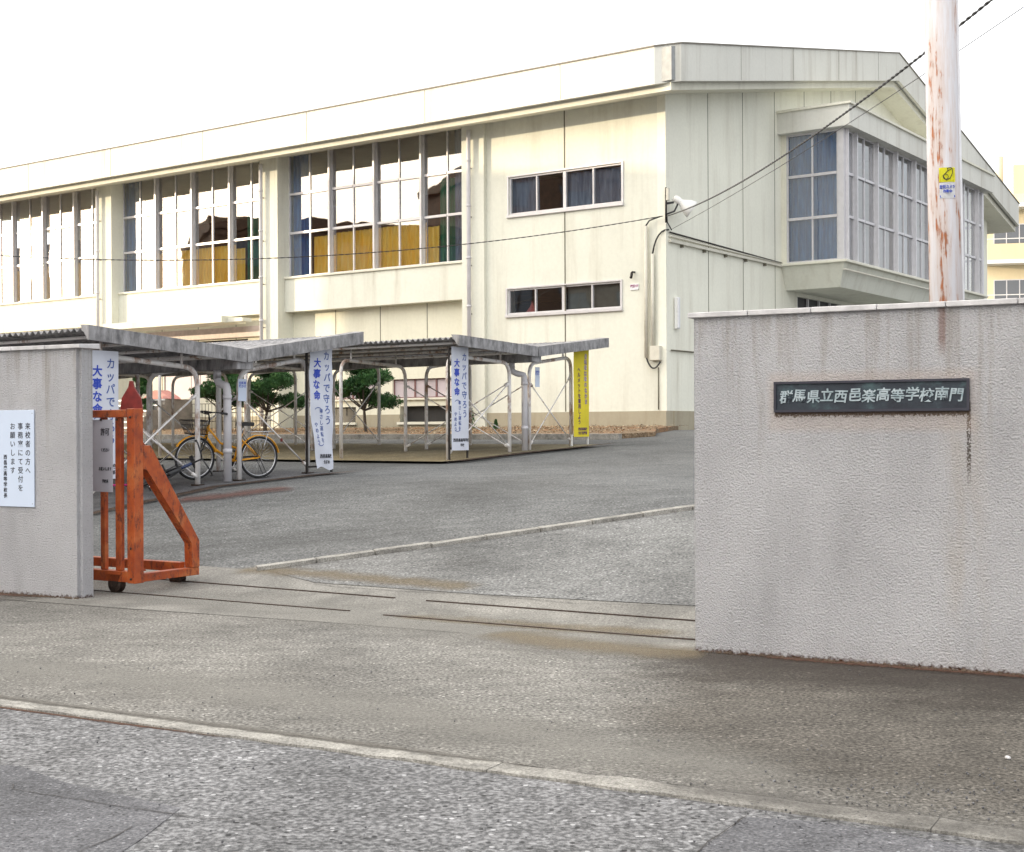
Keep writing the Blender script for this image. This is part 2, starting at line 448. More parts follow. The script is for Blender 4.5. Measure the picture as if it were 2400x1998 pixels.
# utility pole with rust runs
g = G('rusting_white_pole')
s1 = g.noise(11, 7, sc=(1, 1, .09), rough=.66, loc=(.3, .1, .7)); s2 = g.noise(34, 4, sc=(1, 1, .3))
k = g.math('ADD', s1, g.math('MULTIPLY', g.math('SUBTRACT', s2, .5), .35))
rm = g.ramp(k, [(.56, B(0)), (.63, B(1))])
halo = g.ramp(s1, [(.43, B(0)), (.62, B(.6))])
col = g.mix(halo, (.62, .61, .64), (.46, .29, .19))
col = g.mix(rm, col, g.ramp(s2, [(.35, (.10, .03, .015)), (.65, (.40, .13, .04))]))
MT['pole'] = g.done(col, .5, 0, g.bump(rm, .3, .003))
g = G('bronze_plate')
col = g.ramp(g.noise(7, 6, rough=.65), [(.3, (.010, .012, .022)), (.52, (.022, .032, .045)), (.72, (.06, .11, .12)), (.9, (.14, .16, .19))])
MT['bronze'] = g.done(col, .55, .1, g.bump(g.noise(80, 3), .4, .003))
g = G('verdigris_letters')
MT['letters'] = g.done(g.ramp(g.noise(30, 4), [(.3, (.22, .29, .32)), (.7, (.46, .53, .57))]), .5, .2)
g = G('leaf_litter')
c = g.mix(.6, g.ramp(g.vor(26, out='Color'), [(.1, (.05, .035, .022)), (.5, (.20, .14, .085)), (.9, (.42, .33, .22))]), g.ramp(g.noise(40, 4), [(.3, (.06, .04, .025)), (.7, (.36, .25, .15))]))
c = g.mix(g.ramp(g.noise(1.5, 4), [(.5, B(0)), (.7, B(.6))]), c, (.38, .16, .06))
MT['litter'] = g.done(c, .95, 0, g.bump(g.vor(26), .8, .03))
g = G('pine_leaf')
c = g.ramp(g.noise(3, 4), [(.3, (.018, .055, .022)), (.55, (.05, .13, .04)), (.8, (.13, .24, .06))])
MT['leaf'] = g.done(c, .6, 0, None, .3)
MT['bark'] = simple('bark', (.07, .055, .042), .95, var=.4, scale=20, bumpk=.8, bs=50)
MT['bike_yellow'] = simple('yellow_bike_paint', (.80, .36, .015), .3, var=.04)
MT['tyre'] = simple('tyre_rubber', (.018, .018, .02), .8)
MT['chrome'] = simple('bright_metal', (.6, .6, .62), .25, .9, var=.05)
MT['bluebike'] = simple('dark_blue_frame', (.02, .035, .10), .35)
MT['magenta'] = simple('magenta_tape', (.55, .03, .22), .5)
MT['sign_white'] = simple('sign_board_white', (.60, .68, .82), .35, var=.03, scale=2)
MT['banner'] = simple('banner_cloth', (.66, .69, .78), .8, var=.06, scale=3)
MT['banner_grey'] = simple('notice_sheet', (.50, .49, .54), .6, var=.08, scale=3)
MT['banner_yellow'] = simple('yellow_banner_cloth', (.72, .60, .03), .8, var=.1, scale=3)
MT['ink_blue'] = simple('blue_lettering', (.03, .07, .48), .7, var=.1)
MT['ink_navy'] = simple('navy_lettering', (.05, .10, .34), .7, var=.1)
MT['ink_black'] = simple('black_lettering', (.02, .02, .03), .7)
MT['ink_purple'] = simple('purple_lettering', (.10, .03, .12), .7)
MT['ink_pink'] = simple('pink_lettering', (.50, .42, .45), .7)
MT['brown_sheet'] = simple('brown_window_panel', (.50, .44, .47), .5, var=.06, scale=2)
MT['mauve'] = simple('mauve_frame', (.20, .10, .10), .6)
MT['paint_patch'] = simple('red_brown_patch', (.16, .075, .06), .9, var=.5, scale=9)
MT['duct'] = simple('ivory_duct', (.60, .58, .50), .55, var=.08)
MT['sun_cream'] = paint('school_wall_paint', (.72, .62, .42), .2)
MT['brown_wall'] = simple('brown_school_wall', (.14, .085, .055), .85, var=.2, scale=2)
MT['red_tarp'] = simple('pale_red_cloth', (.62, .30, .27), .8)
MT['sticker_yellow'] = simple('sticker_yellow', (.75, .72, .02), .5, var=.03)
MT['sticker_white'] = simple('sticker_white', (.72, .73, .76), .5, var=.03)
MT['step_dark'] = simple('step_concrete', (.22, .20, .18), .9, var=.3, scale=4, bumpk=.4)
MT['soil'] = simple('dirt', (.10, .07, .05), .95, var=.4, scale=12, bumpk=.8)

# ------------------------------------------------------------------ ground
def P2(v): return (v[0], v[1])
def line_uv(u, v): p = U * u + V * v; return (p.x, p.y)
sheet('ground', [(-420, -300), (420, -300), (420, 620), (-420, 620)], -.012, MT['yard'])
GD = Vector((.8755, -.4832, 0)); GN = Vector((.4832, .8755, 0))      # street direction / into the site
k0 = Vector((-.556, 6.25, 0))
def st(a, b): p = k0 + GD * a + GN * b; return (p.x, p.y)
sheet('road', [st(-60, -9), st(60, -9), st(60, 0), st(-60, 0)], -.02 + .014, MT['road'])
sheet('forecourt', [st(-60, .18), st(60, .18), st(60, 2.6), st(1.6, 3.35), st(-4.5, 4.55), st(-60, 4.7)], -.002, MT['forecourt'])
# kerb stones between road and forecourt, each with a slightly ragged edge
bm = bmo()
a = -28.0
while a < 28:
    L = 1.9
    n = 30
    top, bot = [], []
    for i in range(n + 1):
        s_ = a + .003 + (L - .006) * i / n
        w0 = .03 * noise.noise(Vector((s_ * 4, 0, 0))) ; w1 = .035 * noise.noise(Vector((s_ * 4, 5, 0)))
        top.append((s_, -.0 + w0)); bot.append((s_, .15 + w1))
    poly = [st(*p) for p in top] + [st(*p) for p in bot[::-1]]
    prism(bm, poly, 'z', -.08, .006)
    a += L
struct(obj('kerb', bm, MT['kerb']))
# smooth patch and cracks in the road
sheet('road_patch', [P2(gp(-500, 1770)), P2(gp(40, 1788)), P2(gp(150, 1830)), P2(gp(420, 1890)), P2(gp(330, 1960)), P2(gp(180, 2060)), P2(gp(-700, 2300))], -.0035, MT['road_patch'])
sheet('road_patch', [P2(gp(1745, 1915)), P2(gp(1930, 1930)), P2(gp(2400, 2010)), P2(gp(2900, 2200)), P2(gp(1400, 2350)), P2(gp(1630, 2000))], -.0033, MT['road_patch'])
def crack(pix, w, off=.002):
    pts = [gp(*p) for p in pix]
    fine = []
    for a, b in zip(pts, pts[1:]):
        n = max(2, int((b - a).length / .06))
        for i in range(n):
            p = a.lerp(b, i / n); fine.append(p + Vector((random.uniform(-.008, .008), random.uniform(-.008, .008), 0)))
    fine.append(pts[-1])
    return sheet('crack', strip(fine, lambda i: w * random.uniform(.35, 1.2)), off, MT['steel_dark'])
crack([(30, 1833), (25, 1845), (130, 1862), (300, 1890), (460, 1912), (700, 1938), (860, 1962)], .006, -.0005)
crack([(310, 1935), (250, 1965), (165, 1998), (100, 2030)], .008, -.0005)
crack([(1742, 1917), (1700, 1945), (1660, 1975), (1630, 2005), (1600, 2060)], .008, -.0005)
crack([(735, 1368), (780, 1376), (960, 1388), (1120, 1396), (1240, 1408), (1340, 1418), (1500, 1422), (1623, 1426)], .008, .009)
crack([(1330, 1412), (1420, 1390), (1520, 1372)], .005, .009)
# concrete apron carrying the gate rails, ramp asphalt, low kerb line
RF = gp(274, 1385); RB = gp(1623, 1503)
sheet('apron', [P2(gp(-60, 1290)), P2(gp(440, 1322)), P2(gp(735, 1345)), P2(gp(1120, 1370)), P2(gp(1340, 1385)), P2(gp(1700, 1400)), P2(gp(2100, 1430)), P2(gp(2100, 1560)), P2(gp(1623, 1530)), P2(gp(800, 1460)), P2(gp(250, 1420)), P2(gp(-60, 1395))], .002, MT['apron'])
cl, crr = gp(600, 1338), gp(1640, 1197)
dd = (crr - cl).normalized()
sheet('ramp', [P2(gp(625, 1336)), P2(crr), P2(crr + dd * 12), P2(gp(1623, 1420) + Vector((14, -4, 0))), P2(gp(1623, 1424)), P2(gp(1120, 1395)), P2(gp(735, 1365))], .007, MT['ramp'])
bm = bmo()
a, Lt = 0.0, (crr - cl).length + 9
side = Vector((-dd.y, dd.x, 0))
while a < Lt:
    L = .6
    q = []
    for i in range(6):
        s_ = a + .008 + (L - .016) * i / 5
        q.append((s_, .0 + .014 * noise.noise(Vector((s_ * 6, 2, 0)))))
    for i in range(5, -1, -1):
        s_ = a + .008 + (L - .016) * i / 5
        q.append((s_, .11 + .012 * noise.noise(Vector((s_ * 6, 7, 0)))))
    pts = [cl + dd * s + side * t for s, t in q]
    zt = .045 + .012 * noise.noise(Vector((a * 3, 1, 1)))
    b = [bm.verts.new((p.x, p.y, hz(p.x, p.y) - .06)) for p in pts]; t = [bm.verts.new((p.x, p.y, hz(p.x, p.y) + zt)) for p in pts]
    bm.faces.new(b[::-1]); bm.faces.new(t)
    for i in range(len(pts)): bm.faces.new([b[i], b[(i + 1) % len(pts)], t[(i + 1) % len(pts)], t[i]])
    a += L
struct(obj('edging', bm, MT['kerb']))
# worn paint patch in front of the first shed

# soil line at the foot of the two gate walls
# ------------------------------------------------------------------ gate rails
def rail(a, b, lab):
    pa, pb = gp(*a), gp(*b)
    bm = bmo()
    n = 8
    for i in range(n):
        p, q = pa.lerp(pb, i / n), pa.lerp(pb, (i + 1) / n)
        p.z = hz(p.x, p.y) + .004; q.z = hz(q.x, q.y) + .004
        obox(bm, p, q, .022, .012)
    return tag(obj('gate_rail', bm, MT['rust_steel']), lab, 'rail', 'steel gate rails set in the concrete apron')
rail((200, 1379), (817, 1432), 'dark steel rail in the concrete running from the front wheel of the orange gate')
rail((330, 1352), (923, 1402), 'dark steel rail in the concrete running from the rear wheel of the orange gate')
rail((897, 1442), (1640, 1505), 'steel rail in the concrete nearest the street, ending at the foot of the plaque wall')
rail((998, 1409), (1640, 1461), 'steel rail in the concrete farther from the street, meeting the plaque wall edge')

# ------------------------------------------------------------------ gate walls
WB_ = {}
def gate_wall(origin, ang, L, lab, th=.2, H=2.235, tile=.42, flip=False):
    e = empty('gate_wall', origin, ang, lab, 'wall')
    bm = bmo()
    x0, x1 = (0, L) if not flip else (-L, 0)
    n = 1
    box(bm, x0, x1, 0, th, -.3, H)
    bmesh.ops.bevel(bm, geom=[ed for ed in bm.edges if abs(ed.verts[0].co.z - ed.verts[1].co.z) > 1], offset=.035 if flip else .01, segments=2, affect='EDGES')
    WB_[lab] = obj('wall_body', bm, MT['roughcast'], e)
    bm = bmo()
    x = x0 - .03 if not flip else x1 + .03
    i = 0
    while (x < x1) if not flip else (x > x0):
        w = tile - .006
        xa, xb = (x, x + w) if not flip else (x - w, x)
        dz = random.uniform(-.0015, .0015)
        hexa(bm, [(xa, -.03, H + .001), (xb, -.03, H + .001), (xb, th + .03, H + .001), (xa, th + .03, H + .001),
                  (xa, -.03, H + .036 + dz), (xb, -.03, H + .036 + dz), (xb, th + .03, H + .05 + dz), (xa, th + .03, H + .05 + dz)])
        x += tile if not flip else -tile
    bevel(bm, .004, 1)
    obj('coping', bm, MT['coping'], e)
    return e
RW = gate_wall((1.222, 9.22, 0), math.atan2(-.4625, .8866), 7.0, 'long pale roughcast gate wall on the right carrying the dark name plaque')
LW = gate_wall((-3.855, 12.22, 0), math.atan2(-.456, .89), 7.0, 'pale roughcast gate wall on the left with the white visitor notice', flip=True)
# dirt washed along the wall feet and ochre mud by the gate post: soft-edged thin layers
def soft_mat(name, c0, c1, k=.9, sc=14, soft=.9):
    g = G(name)
    at_ = g.n('Attribute', attribute_name='fade')
    n_ = g.noise(sc, 5, rough=.65)
    f = g.math('ADD', g.math('MULTIPLY', g.math('SUBTRACT', n_, .5), 1.5), g.math('SUBTRACT', g.math('MULTIPLY', at_.outputs['Fac'], 1.6), .45))
    f = g.ramp(f, [(.0, B(0)), (soft, B(k))])
    g.l(f, g.b.inputs['Alpha'])
    return g.done(g.ramp(g.noise(60, 4), [(.3, c0), (.7, c1)]), .95, 0)
def soft_strip(name, pts, width, mat, off=.004, both=False, n=60, m=8):
    """a strip from a polyline outwards, fading away from its first edge (or from its middle)"""
    bm = bmo(); cl_ = bm.loops.layers.float_color.new('fade')
    pts = [Vector((p[0], p[1], 0)) for p in pts]
    L = [0]
    for a, b in zip(pts, pts[1:]): L.append(L[-1] + (b - a).length)
    def atl(d):
        for i in range(len(pts) - 1):
            if d <= L[i + 1] or i == len(pts) - 2:
                return pts[i].lerp(pts[i + 1], (d - L[i]) / (L[i + 1] - L[i])), (pts[i + 1] - pts[i]).normalized()
    grid = []
    for i in range(n + 1):
        p, d = atl(L[-1] * i / n); nn = Vector((-d.y, d.x, 0))
        row = []
        for j in range(m + 1):
            t = j / m; w = (t - .5 if both else t) * width
            q = p + nn * w
            ends = min(1, min(i, n - i) / (n * .12))
            fade = (1 - abs(t - .5) * 2 if both else 1 - t) * ends
            row.append((bm.verts.new((q.x, q.y, hz(q.x, q.y) + off)), fade))
        grid.append(row)
    for a, b in zip(grid, grid[1:]):
        for j in range(m):
            f = bm.faces.new([a[j][0], a[j + 1][0], b[j + 1][0], b[j][0]])
            for lp, fd in zip(f.loops, (a[j][1], a[j + 1][1], b[j + 1][1], b[j][1])): lp[cl_] = (fd, fd, fd, 1)
    bm.normal_update()
    for f in bm.faces:
        if f.normal.z < 0: f.normal_flip()
    me = bpy.data.meshes.new(name); bm.to_mesh(me); bm.free(); me.materials.append(mat)
    o = bpy.data.objects.new(name, me); C.objects.link(o); o['kind'] = 'structure'
    return o
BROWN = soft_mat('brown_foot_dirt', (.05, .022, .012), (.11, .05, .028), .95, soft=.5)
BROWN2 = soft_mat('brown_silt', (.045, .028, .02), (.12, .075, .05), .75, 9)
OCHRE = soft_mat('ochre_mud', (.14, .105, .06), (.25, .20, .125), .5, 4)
DARKG = soft_mat('dark_foot_band', (.035, .028, .024), (.085, .07, .06), .6, 2.5)
def wl(W_, x, y=0): 
    q = Matrix.Translation(W_.location) @ Matrix.Rotation(W_.rotation_euler[2], 4, 'Z') @ Vector((x, y, 0)); return (q.x, q.y)
soft_strip('foot_dirt', [wl(RW, 6.5), wl(RW, -.02)], .17, BROWN)
soft_strip('foot_dirt', [wl(LW, .0), wl(LW, -6)], .20, BROWN)
soft_strip('dark_band', [wl(RW, 7, -.02), wl(RW, -.7, -.02)], 1.9, DARKG, .0022)  # dark layer, strongest at the wall foot and fading outwards
soft_strip('dark_band', [wl(LW, 0, -.02), wl(LW, -7, -.02)], .9, DARKG, .0022)
soft_strip('mud', [wl(RW, .25, -.16), wl(RW, -.9, -.12), wl(RW, -1.7, .2)], .9, OCHRE, .003, True)
soft_strip('mud', [P2(gp(900, 1440)), P2(gp(1300, 1475)), P2(gp(1630, 1490))], .5, OCHRE, .0032, True)
DUST = soft_mat('pale_dust', (.16, .15, .135), (.34, .33, .30), .5, 2.5, 1.0)
soft_strip('dust', [st(-9, 4.3), st(-4.5, 4.1), st(.6, 3.15)], 1.9, DUST, .0027, True, 80, 12)
soft_strip('dust', [st(-9, .75), st(-1, .95), st(.8, .6), st(2.5, .5)], 1.3, DUST, .0012, True, 80, 12)
soft_strip('foot_dirt', [st(-.6, .0), st(-9, .0)], .05, BROWN, -.0035)
GREYD = soft_mat('road_grime', (.07, .065, .06), (.17, .16, .145), .5, 4, 1.1)
soft_strip('grime', [st(.9, .12), st(6, .02)], .5, GREYD, .0095, True, 90, 10)
GRB = soft_mat('kerb_grime', (.06, .052, .045), (.16, .15, .13), .75, 7, .7)
soft_strip('grime', [st(-9, .15), st(1.2, .15)], .13, GRB, .0092, True, 160, 8)
soft_strip('mud', [P2(gp(520, 1330)), P2(gp(800, 1350)), P2(gp(1150, 1385))], .6, OCHRE, .0085, True)
# tufts of dry moss and grit along the foot
bm = bmo()
for e, a, b in ((RW, .05, 3.5), (LW, -3, 0)):
    Mx = Matrix.Translation(e.location) @ Matrix.Rotation(e.rotation_euler[2], 4, 'Z')
    for i in range(420):
        x = random.uniform(a, b); r = random.uniform(.004, .013)
        c = Mx @ Vector((x, -random.uniform(0, .05), r * .6))
        bmesh.ops.create_icosphere(bm, subdivisions=1, radius=r, matrix=Matrix.Translation(c) @ Matrix.Diagonal((1.2, .8, .7, 1)))
o = obj('moss_and_grit', bm, MT['soil']); struct(o, 'stuff')
# loose grit on the forecourt near the kerb
bm = bmo()
for i in range(420):
    p = gp(random.gauss(2100, 260), random.gauss(1880, 45)) if i % 2 else gp(random.uniform(0, 2400), random.uniform(1520, 1990))
    r = random.uniform(.002, .006)
    bmesh.ops.create_icosphere(bm, subdivisions=1, radius=r, matrix=Matrix.Translation(p + Vector((0, 0, r * .5 + .002))))
o = obj('grit', bm, MT['road_patch']); struct(o, 'stuff')
# two pebbles by the wall
for px, py, r, m, lab in ((2358, 1786, .013, 'coping', 'small grey pebble lying on the forecourt below the plaque wall'),):
    bm = bmo(); bmesh.ops.create_icosphere(bm, subdivisions=2, radius=r)
    for v in bm.verts: v.co *= 1 + .25 * noise.noise(v.co * 60); v.co.z *= .7
    p = gp(px, py); tag(obj('pebble', bm, MT[m], loc=p + Vector((0, 0, r * .6))), lab, 'stone')

# name plaque
e = empty('name_plaque', RW.matrix_basis @ Vector((0, 0, 0)), RW.rotation_euler[2], 'dark bronze name plaque with raised pale characters on the right gate wall', 'plaque')
# pixel extents of the plaque on the wall plane
def on_wall(W_, px, py):
    o = Vector(W_.location); d = Vector((math.cos(W_.rotation_euler[2]), math.sin(W_.rotation_euler[2]), 0))
    r = (px - CX) / FPX
    s = (r * o.y - o.x) / (d.x - r * d.y)
    y = o.y + s * d.y
    return s, EYE - (py - CY) / FPX * y
s0, z1 = on_wall(RW, 1817, 900); s1, _ = on_wall(RW, 2272, 895); _, z0 = on_wall(RW, 1817, 969)
bm = bmo(); box(bm, s0, s1, -.012, .0, z0, z1); obj('plate', bm, MT['bronze'], e)
bm = bmo(); fr = .012
box(bm, s0 - .003, s1 + .003, -.024, -.001, z1 - fr, z1 + .003); box(bm, s0 - .003, s1 + .003, -.024, -.001, z0 - .003, z0 + fr)
box(bm, s0 - .003, s0 + fr, -.0238, -.001, z0 + fr, z1 - fr); box(bm, s1 - fr, s1 + .003, -.0238, -.001, z0 + fr, z1 - fr)
obj('rim', bm, simple('bronze_rim', (.035, .035, .05), .5, .2), e)
bm = bmo()
txt = '群馬県立西邑楽高等学校南門'
Wd = (s1 - s0) - .06
WB_[RW['label']].data.materials[0] = roughcast('roughcast_render_stained', (.53, .525, .545), (.65, .645, .665), plaque=(s0, s1, z0, z1, 1.62))
for i, ch in enumerate(txt):
    x = s0 + .03 + Wd * (i + .5) / len(txt)
    sz = Wd / len(txt) * 1.0
    M_ = Matrix.Translation((x, -.012, z0 + (z1 - z0) * .5 + sz * .47 + (.004 if i % 2 else -.004))) @ Matrix.Rotation(R(90), 4, 'X') @ Matrix.Rotation(R(random.uniform(-3, 2)), 4, 'Z')
    text_bm(bm, ch, sz, M_, ext=.006, bold=.0014, shear=.12)
obj('lettering', bm, MT['letters'], e)

# visitor notice on the left wall
s1_, zt = on_wall(LW, 82, 956); _, zb = on_wall(LW, 82, 1184)
e = empty('notice_board', LW.location, LW.rotation_euler[2], 'white visitor notice with black vertical writing fixed to the left gate wall', 'sign')
bm = bmo(); box(bm, s1_ - .56, s1_, -.014, -.004, zb, zt); bevel(bm, .002, 1)
obj('board', bm, MT['sign_white'], e)
bm = bmo()
hgt = zt - zb
def col_text(bm, s, x, ztop, size, y=-.0145, mi=0, bold=0.0, line=None, sx=1.0):
    for i, ch in enumerate(s):
        adv = size * (line or 1.02)
        M_ = Matrix.Translation((x, y, ztop - i * adv)) @ Matrix.Rotation(R(90), 4, 'X')
        if ch in '（）': M_ = M_ @ Matrix.Translation((0, -size * .45, 0)) @ Matrix.Rotation(R(-90), 4, 'Z') @ Matrix.Translation((0, size * .45, 0))
        if ch != ' ': text_bm(bm, ch, size, M_, bold=bold, mi=mi, sx=sx)
z = zt - hgt * .135
bm = bmo(); col_text(bm, '来校者の方へ', s1_ - .075, z, .066, bold=.0006, line=1.22); obj('lettering', bm, MT['ink_black'], e)
bm = bmo(); col_text(bm, '事務室にて受付を', s1_ - .168, z, .066, bold=.0006, line=1.22); obj('lettering', bm, MT['ink_black'], e)
bm = bmo(); col_text(bm, 'お願いします', s1_ - .266, z, .066, bold=.0006, line=1.22); obj('lettering', bm, MT['ink_black'], e)
bm = bmo(); col_text(bm, '西邑楽高等学校長', s1_ - .36, z - .29, .046, bold=.0012, line=1.1); obj('lettering', bm, MT['ink_black'], e)
for x, zz in ((s1_ - .02, zt - .03), (s1_ - .02, zb + .03), (s1_ - .54, zt - .03), (s1_ - .54, zb + .03)):
    bm = bmo(); bmesh.ops.create_icosphere(bm, subdivisions=1, radius=.005, matrix=Matrix.Translation((x, -.014, zz)))
    obj('screw', bm, MT['chrome'], e)

# ------------------------------------------------------------------ sliding gate (its end shows behind the left wall)
GA = gp(274, 1385); GE = Vector((.853, -.522, 0)); GW = Vector((.522, .853, 0))
gate = empty('sliding_gate', (GA.x, GA.y, GA.z), math.atan2(GE.y, GE.x), 'rusting orange steel sliding gate rolled open behind the left gate wall', 'gate')
# local: x along the gate to its free end, y into the site
PX = .235                                    # free end post
OUT = .74                                    # outrigger depth
def gbar(nm, a, b, w, h, mat='orange', up=Vector((0, 0, 1))):
    bm = bmo(); obox(bm, a, b, w, h, up); bevel(bm, .004, 1); return obj(nm, bm, MT[mat], gate)
gbar('end_post', (PX, 0, .10), (PX, 0, 1.70), .10, .11, up=Vector((0, 1, 0)))
gbar('top_rail', (-5.2, 0, 1.655), (PX - .056, 0, 1.655), .10, .07)
gbar('bottom_rail', (-5.2, 0, .155), (PX - .056, 0, .155), .09, .10)
for i in range(25):
    x = PX - .2 - .205 * i
    gbar('bar', (x, 0, .206), (x, 0, 1.619), .06 if i != 0 else .075, .045, up=Vector((0, 1, 0)))
gbar('rear_rail', (-5.2, OUT - .10, .19), (PX - .05, OUT - .10, .19), .07, .09)
gbar('outrigger', (PX, .056, .145), (PX, OUT + .03, .145), .09, .075)
bm = bmo()                                   # diagonal brace, a folded box section
prof = [(.056, 1.36), (.15, 1.36), (OUT + .03, .44), (OUT + .03, .184), (OUT - .07, .184), (OUT - .07, .42), (.10, 1.14), (.056, 1.14)]
prism(bm, [(y, z) for y, z in prof], 'x', PX - .05, PX + .05); bevel(bm, .004, 1)
obj('brace', bm, MT['orange'], gate)
bm = bmo()                                   # pointed red latch plate standing on the top rail
prism(bm, [(-.115, 1.69), (.115, 1.69), (.095, 1.83), (.025, 1.93), (.018, 1.99), (-.018, 1.99), (-.025, 1.93), (-.095, 1.83)], 'y', -.012, .012); bevel(bm, .003, 1)
o = obj('latch_plate', bm, MT['red'], gate); o.location = (PX - .17, .12, -.03); o.rotation_euler = (0, 0, R(22))
for x, y in ((-.01, 0), (-4.6, 0), (.08, OUT - .06), (-4.6, OUT - .10)):
    bm = bmo()
    Mx = Matrix.Translation((x, y, .082)) @ Matrix.Rotation(R(90), 4, 'X')
    lathe(bm, [(.02, -.034), (.082, -.034), (.082, -.022), (.070, -.01), (.070, .01), (.082, .022), (.082, .034), (.02, .034)], 24, Mx)
    w = obj('wheel', bm, MT['rust_steel'], gate)
    bm = bmo(); prism(bm, [(x - .1, .17), (x + .1, .17), (x + .03, .055), (x - .03, .055)], 'y', y - .045, y - .036)
    prism(bm, [(x - .1, .17), (x + .1, .17), (x + .03, .055), (x - .03, .055)], 'y', y + .036, y + .045)
    obj('wheel_bracket', bm, MT['rust_steel'], gate)
for x, y, z in ((PX, -.058, .14), (PX, -.058, 1.62), (PX, -.058, .42), (PX - .2, -.04, 1.60), (PX - .405, -.04, 1.60)):
    bm = bmo(); lathe(bm, [(.002, -.006), (.012, -.006), (.012, .004), (.002, .005)], 6, Matrix.Translation((x, y, z)) @ Matrix.Rotation(R(90), 4, 'X')); obj('bolt', bm, MT['rust_steel'], gate)
for z in (.201, 1.36):
    bm = bmo(); prism(bm, [(.056, z), (.13, z), (.056, z + .07)], 'x', PX - .004, PX + .004); obj('gusset', bm, MT['orange'], gate)
# curved notice sheet tied inside the gate
nb_ = empty('notice_sheet', gate.location, gate.rotation_euler[2], 'curled grey notice sheet with faded black writing tied behind the orange gate bars', 'sign')
bm = bmo()
ring = []
for i in range(15):
    a = i / 14
    x = PX - .245 - .42 * (1 - a); y = -.045 + .09 * (1 - math.cos((1 - a) * 1.3))
    ring.append((x, y))
for k in range(len(ring) - 1):
    (xa, ya), (xb, yb) = ring[k], ring[k + 1]
    hexa(bm, [(xa, ya, .93), (xb, yb, .93), (xb, yb + .004, .93), (xa, ya + .004, .93), (xa, ya, 1.60), (xb, yb, 1.60), (xb, yb + .004, 1.60), (xa, ya + .004, 1.60)])
bmesh.ops.remove_doubles(bm, verts=bm.verts, dist=.0001)
obj('sheet', bm, MT['banner_grey'], nb_)
bm = bmo()
for s_, zz, sz in (('許可', 1.52, .075), ('ください', 1.335, .036), ('お願いします', 1.16, .036), ('学校長', 1.045, .034)):
    bm = bmo(); text_bm(bm, s_, sz, Matrix.Translation((PX - .345, -.0445, zz)) @ Matrix.Rotation(R(90), 4, 'X'), align='CENTER', bold=.001, sx=.8)
    obj('lettering', bm, MT['ink_black'], nb_)

# ------------------------------------------------------------------ the gymnasium
# local x = t (into the building), y = s (along the long front), z as world minus ground there
K = Vector((4.0, 36.0, 1.45)); KA = math.atan2(V.y, V.x)
gym = empty('gymnasium', K, KA, 'long cream two-storey school gymnasium with tall window bays, deep white fascia and gabled end', 'building')
Z = lambda z: z - K.z
def gbox(bm, t0, t1, s0, s1, z0, z1, mi=0): box(bm, t0, t1, s0, s1, Z(z0), Z(z1), mi)
def part(nm, bm, mat, parent=gym, smooth=False): return obj(nm, bm, MT[mat] if isinstance(mat, str) else mat, parent, smooth)
TW, RT = 28.9, 15.1                          # depth of the gable wall, ridge position
def rooftop(t): return 11.15 + (14.5 - 11.15) * ((t + 1.25) / (RT + 1.25) if t < RT else (30.6 - t) / (30.6 - RT))
def grid_wall(bm, a_cuts, z_cuts, holes, f):
    """fill the cells of a wall that are not openings; f(a0,a1,z0,z1) adds a block"""
    ac = sorted(set(a_cuts + [h[0] for h in holes] + [h[1] for h in holes])); zc = sorted(set(z_cuts + [h[2] for h in holes] + [h[3] for h in holes]))
    for a, b in zip(ac, ac[1:]):
        z0 = None
        for c, d in list(zip(zc, zc[1:])) + [(None, None)]:
            solid = c is not None and not any(h[0] <= a + 1e-5 and b - 1e-5 <= h[1] and h[2] <= c + 1e-5 and d - 1e-5 <= h[3] for h in holes)
            if solid and z0 is None: z0 = c
            if not solid and z0 is not None: f(a, b, z0, last); z0 = None
            last = d
LB = 49.0
BAYS = [(6.65, 14.1), (14.9, 22.35), (23.15, 30.6), (31.4, 38.85), (39.65, 47.1)]
PIERS = [(5.85, 6.65)] + [(a, a + .8) for a in (14.1, 22.35, 30.6, 38.85)] + [(47.1, 49.0)]
UPW = (1.33, 5.06, 7.57, 8.64); LOW = (1.38, 5.12, 4.74, 5.46)
bm = bmo()
grid_wall(bm, [0, 5.85], [1.95, 10.55], [UPW, LOW], lambda a, b, c, d: gbox(bm, .13, .5, a, b, c, d))
part('wall', bm, 'cream')
for a, b in PIERS:
    bm = bmo(); gbox(bm, 0, .95, a, b, 1.2, 10.55); part('pier', bm, 'cream')
lowholes = {0: [(7.4, 9.9, 2.45, 3.03), (10.6, 13.6, 2.45, 3.03), (7.6, 9.6, 1.72, 2.2), (11.4, 12.8, 1.72, 2.2)], 1: [(16.2, 20.4, 2.6, 4.55)]}
for i, (a, b) in enumerate(BAYS):
    bm = bmo(); h = lowholes.get(i, [])
    grid_wall(bm, [a, b], [1.95, 5.45], h, lambda a, b, c, d: gbox(bm, .70, .95, a, b, c, d)); part('lower_wall', bm, 'cream_panel')
    bm = bmo(); gbox(bm, .32, .698, a + .002, b - .002, 5.30, 6.36); part('spandrel', bm, 'cream')
    bm = bmo(); gbox(bm, .26, .75, a + .002, b - .002, 6.361, 6.43); bevel(bm, .01, 1); part('sill', bm, 'trim')
    for k in range(1, 4):
        bm = bmo(); s_ = a + (b - a) * k / 4; gbox(bm, .694, .71, s_ - .012, s_ + .012, 1.96, 5.3)
        part('expansion_joint', bm, 'joint')
bm = bmo()
grid_wall(bm, [0, 5.85], [1.1, 1.95], [], lambda a, b, c, d: gbox(bm, .10, .5, a, b, c, d)); gbox(bm, .68, .96, 5.85, LB, 1.1, 1.5)
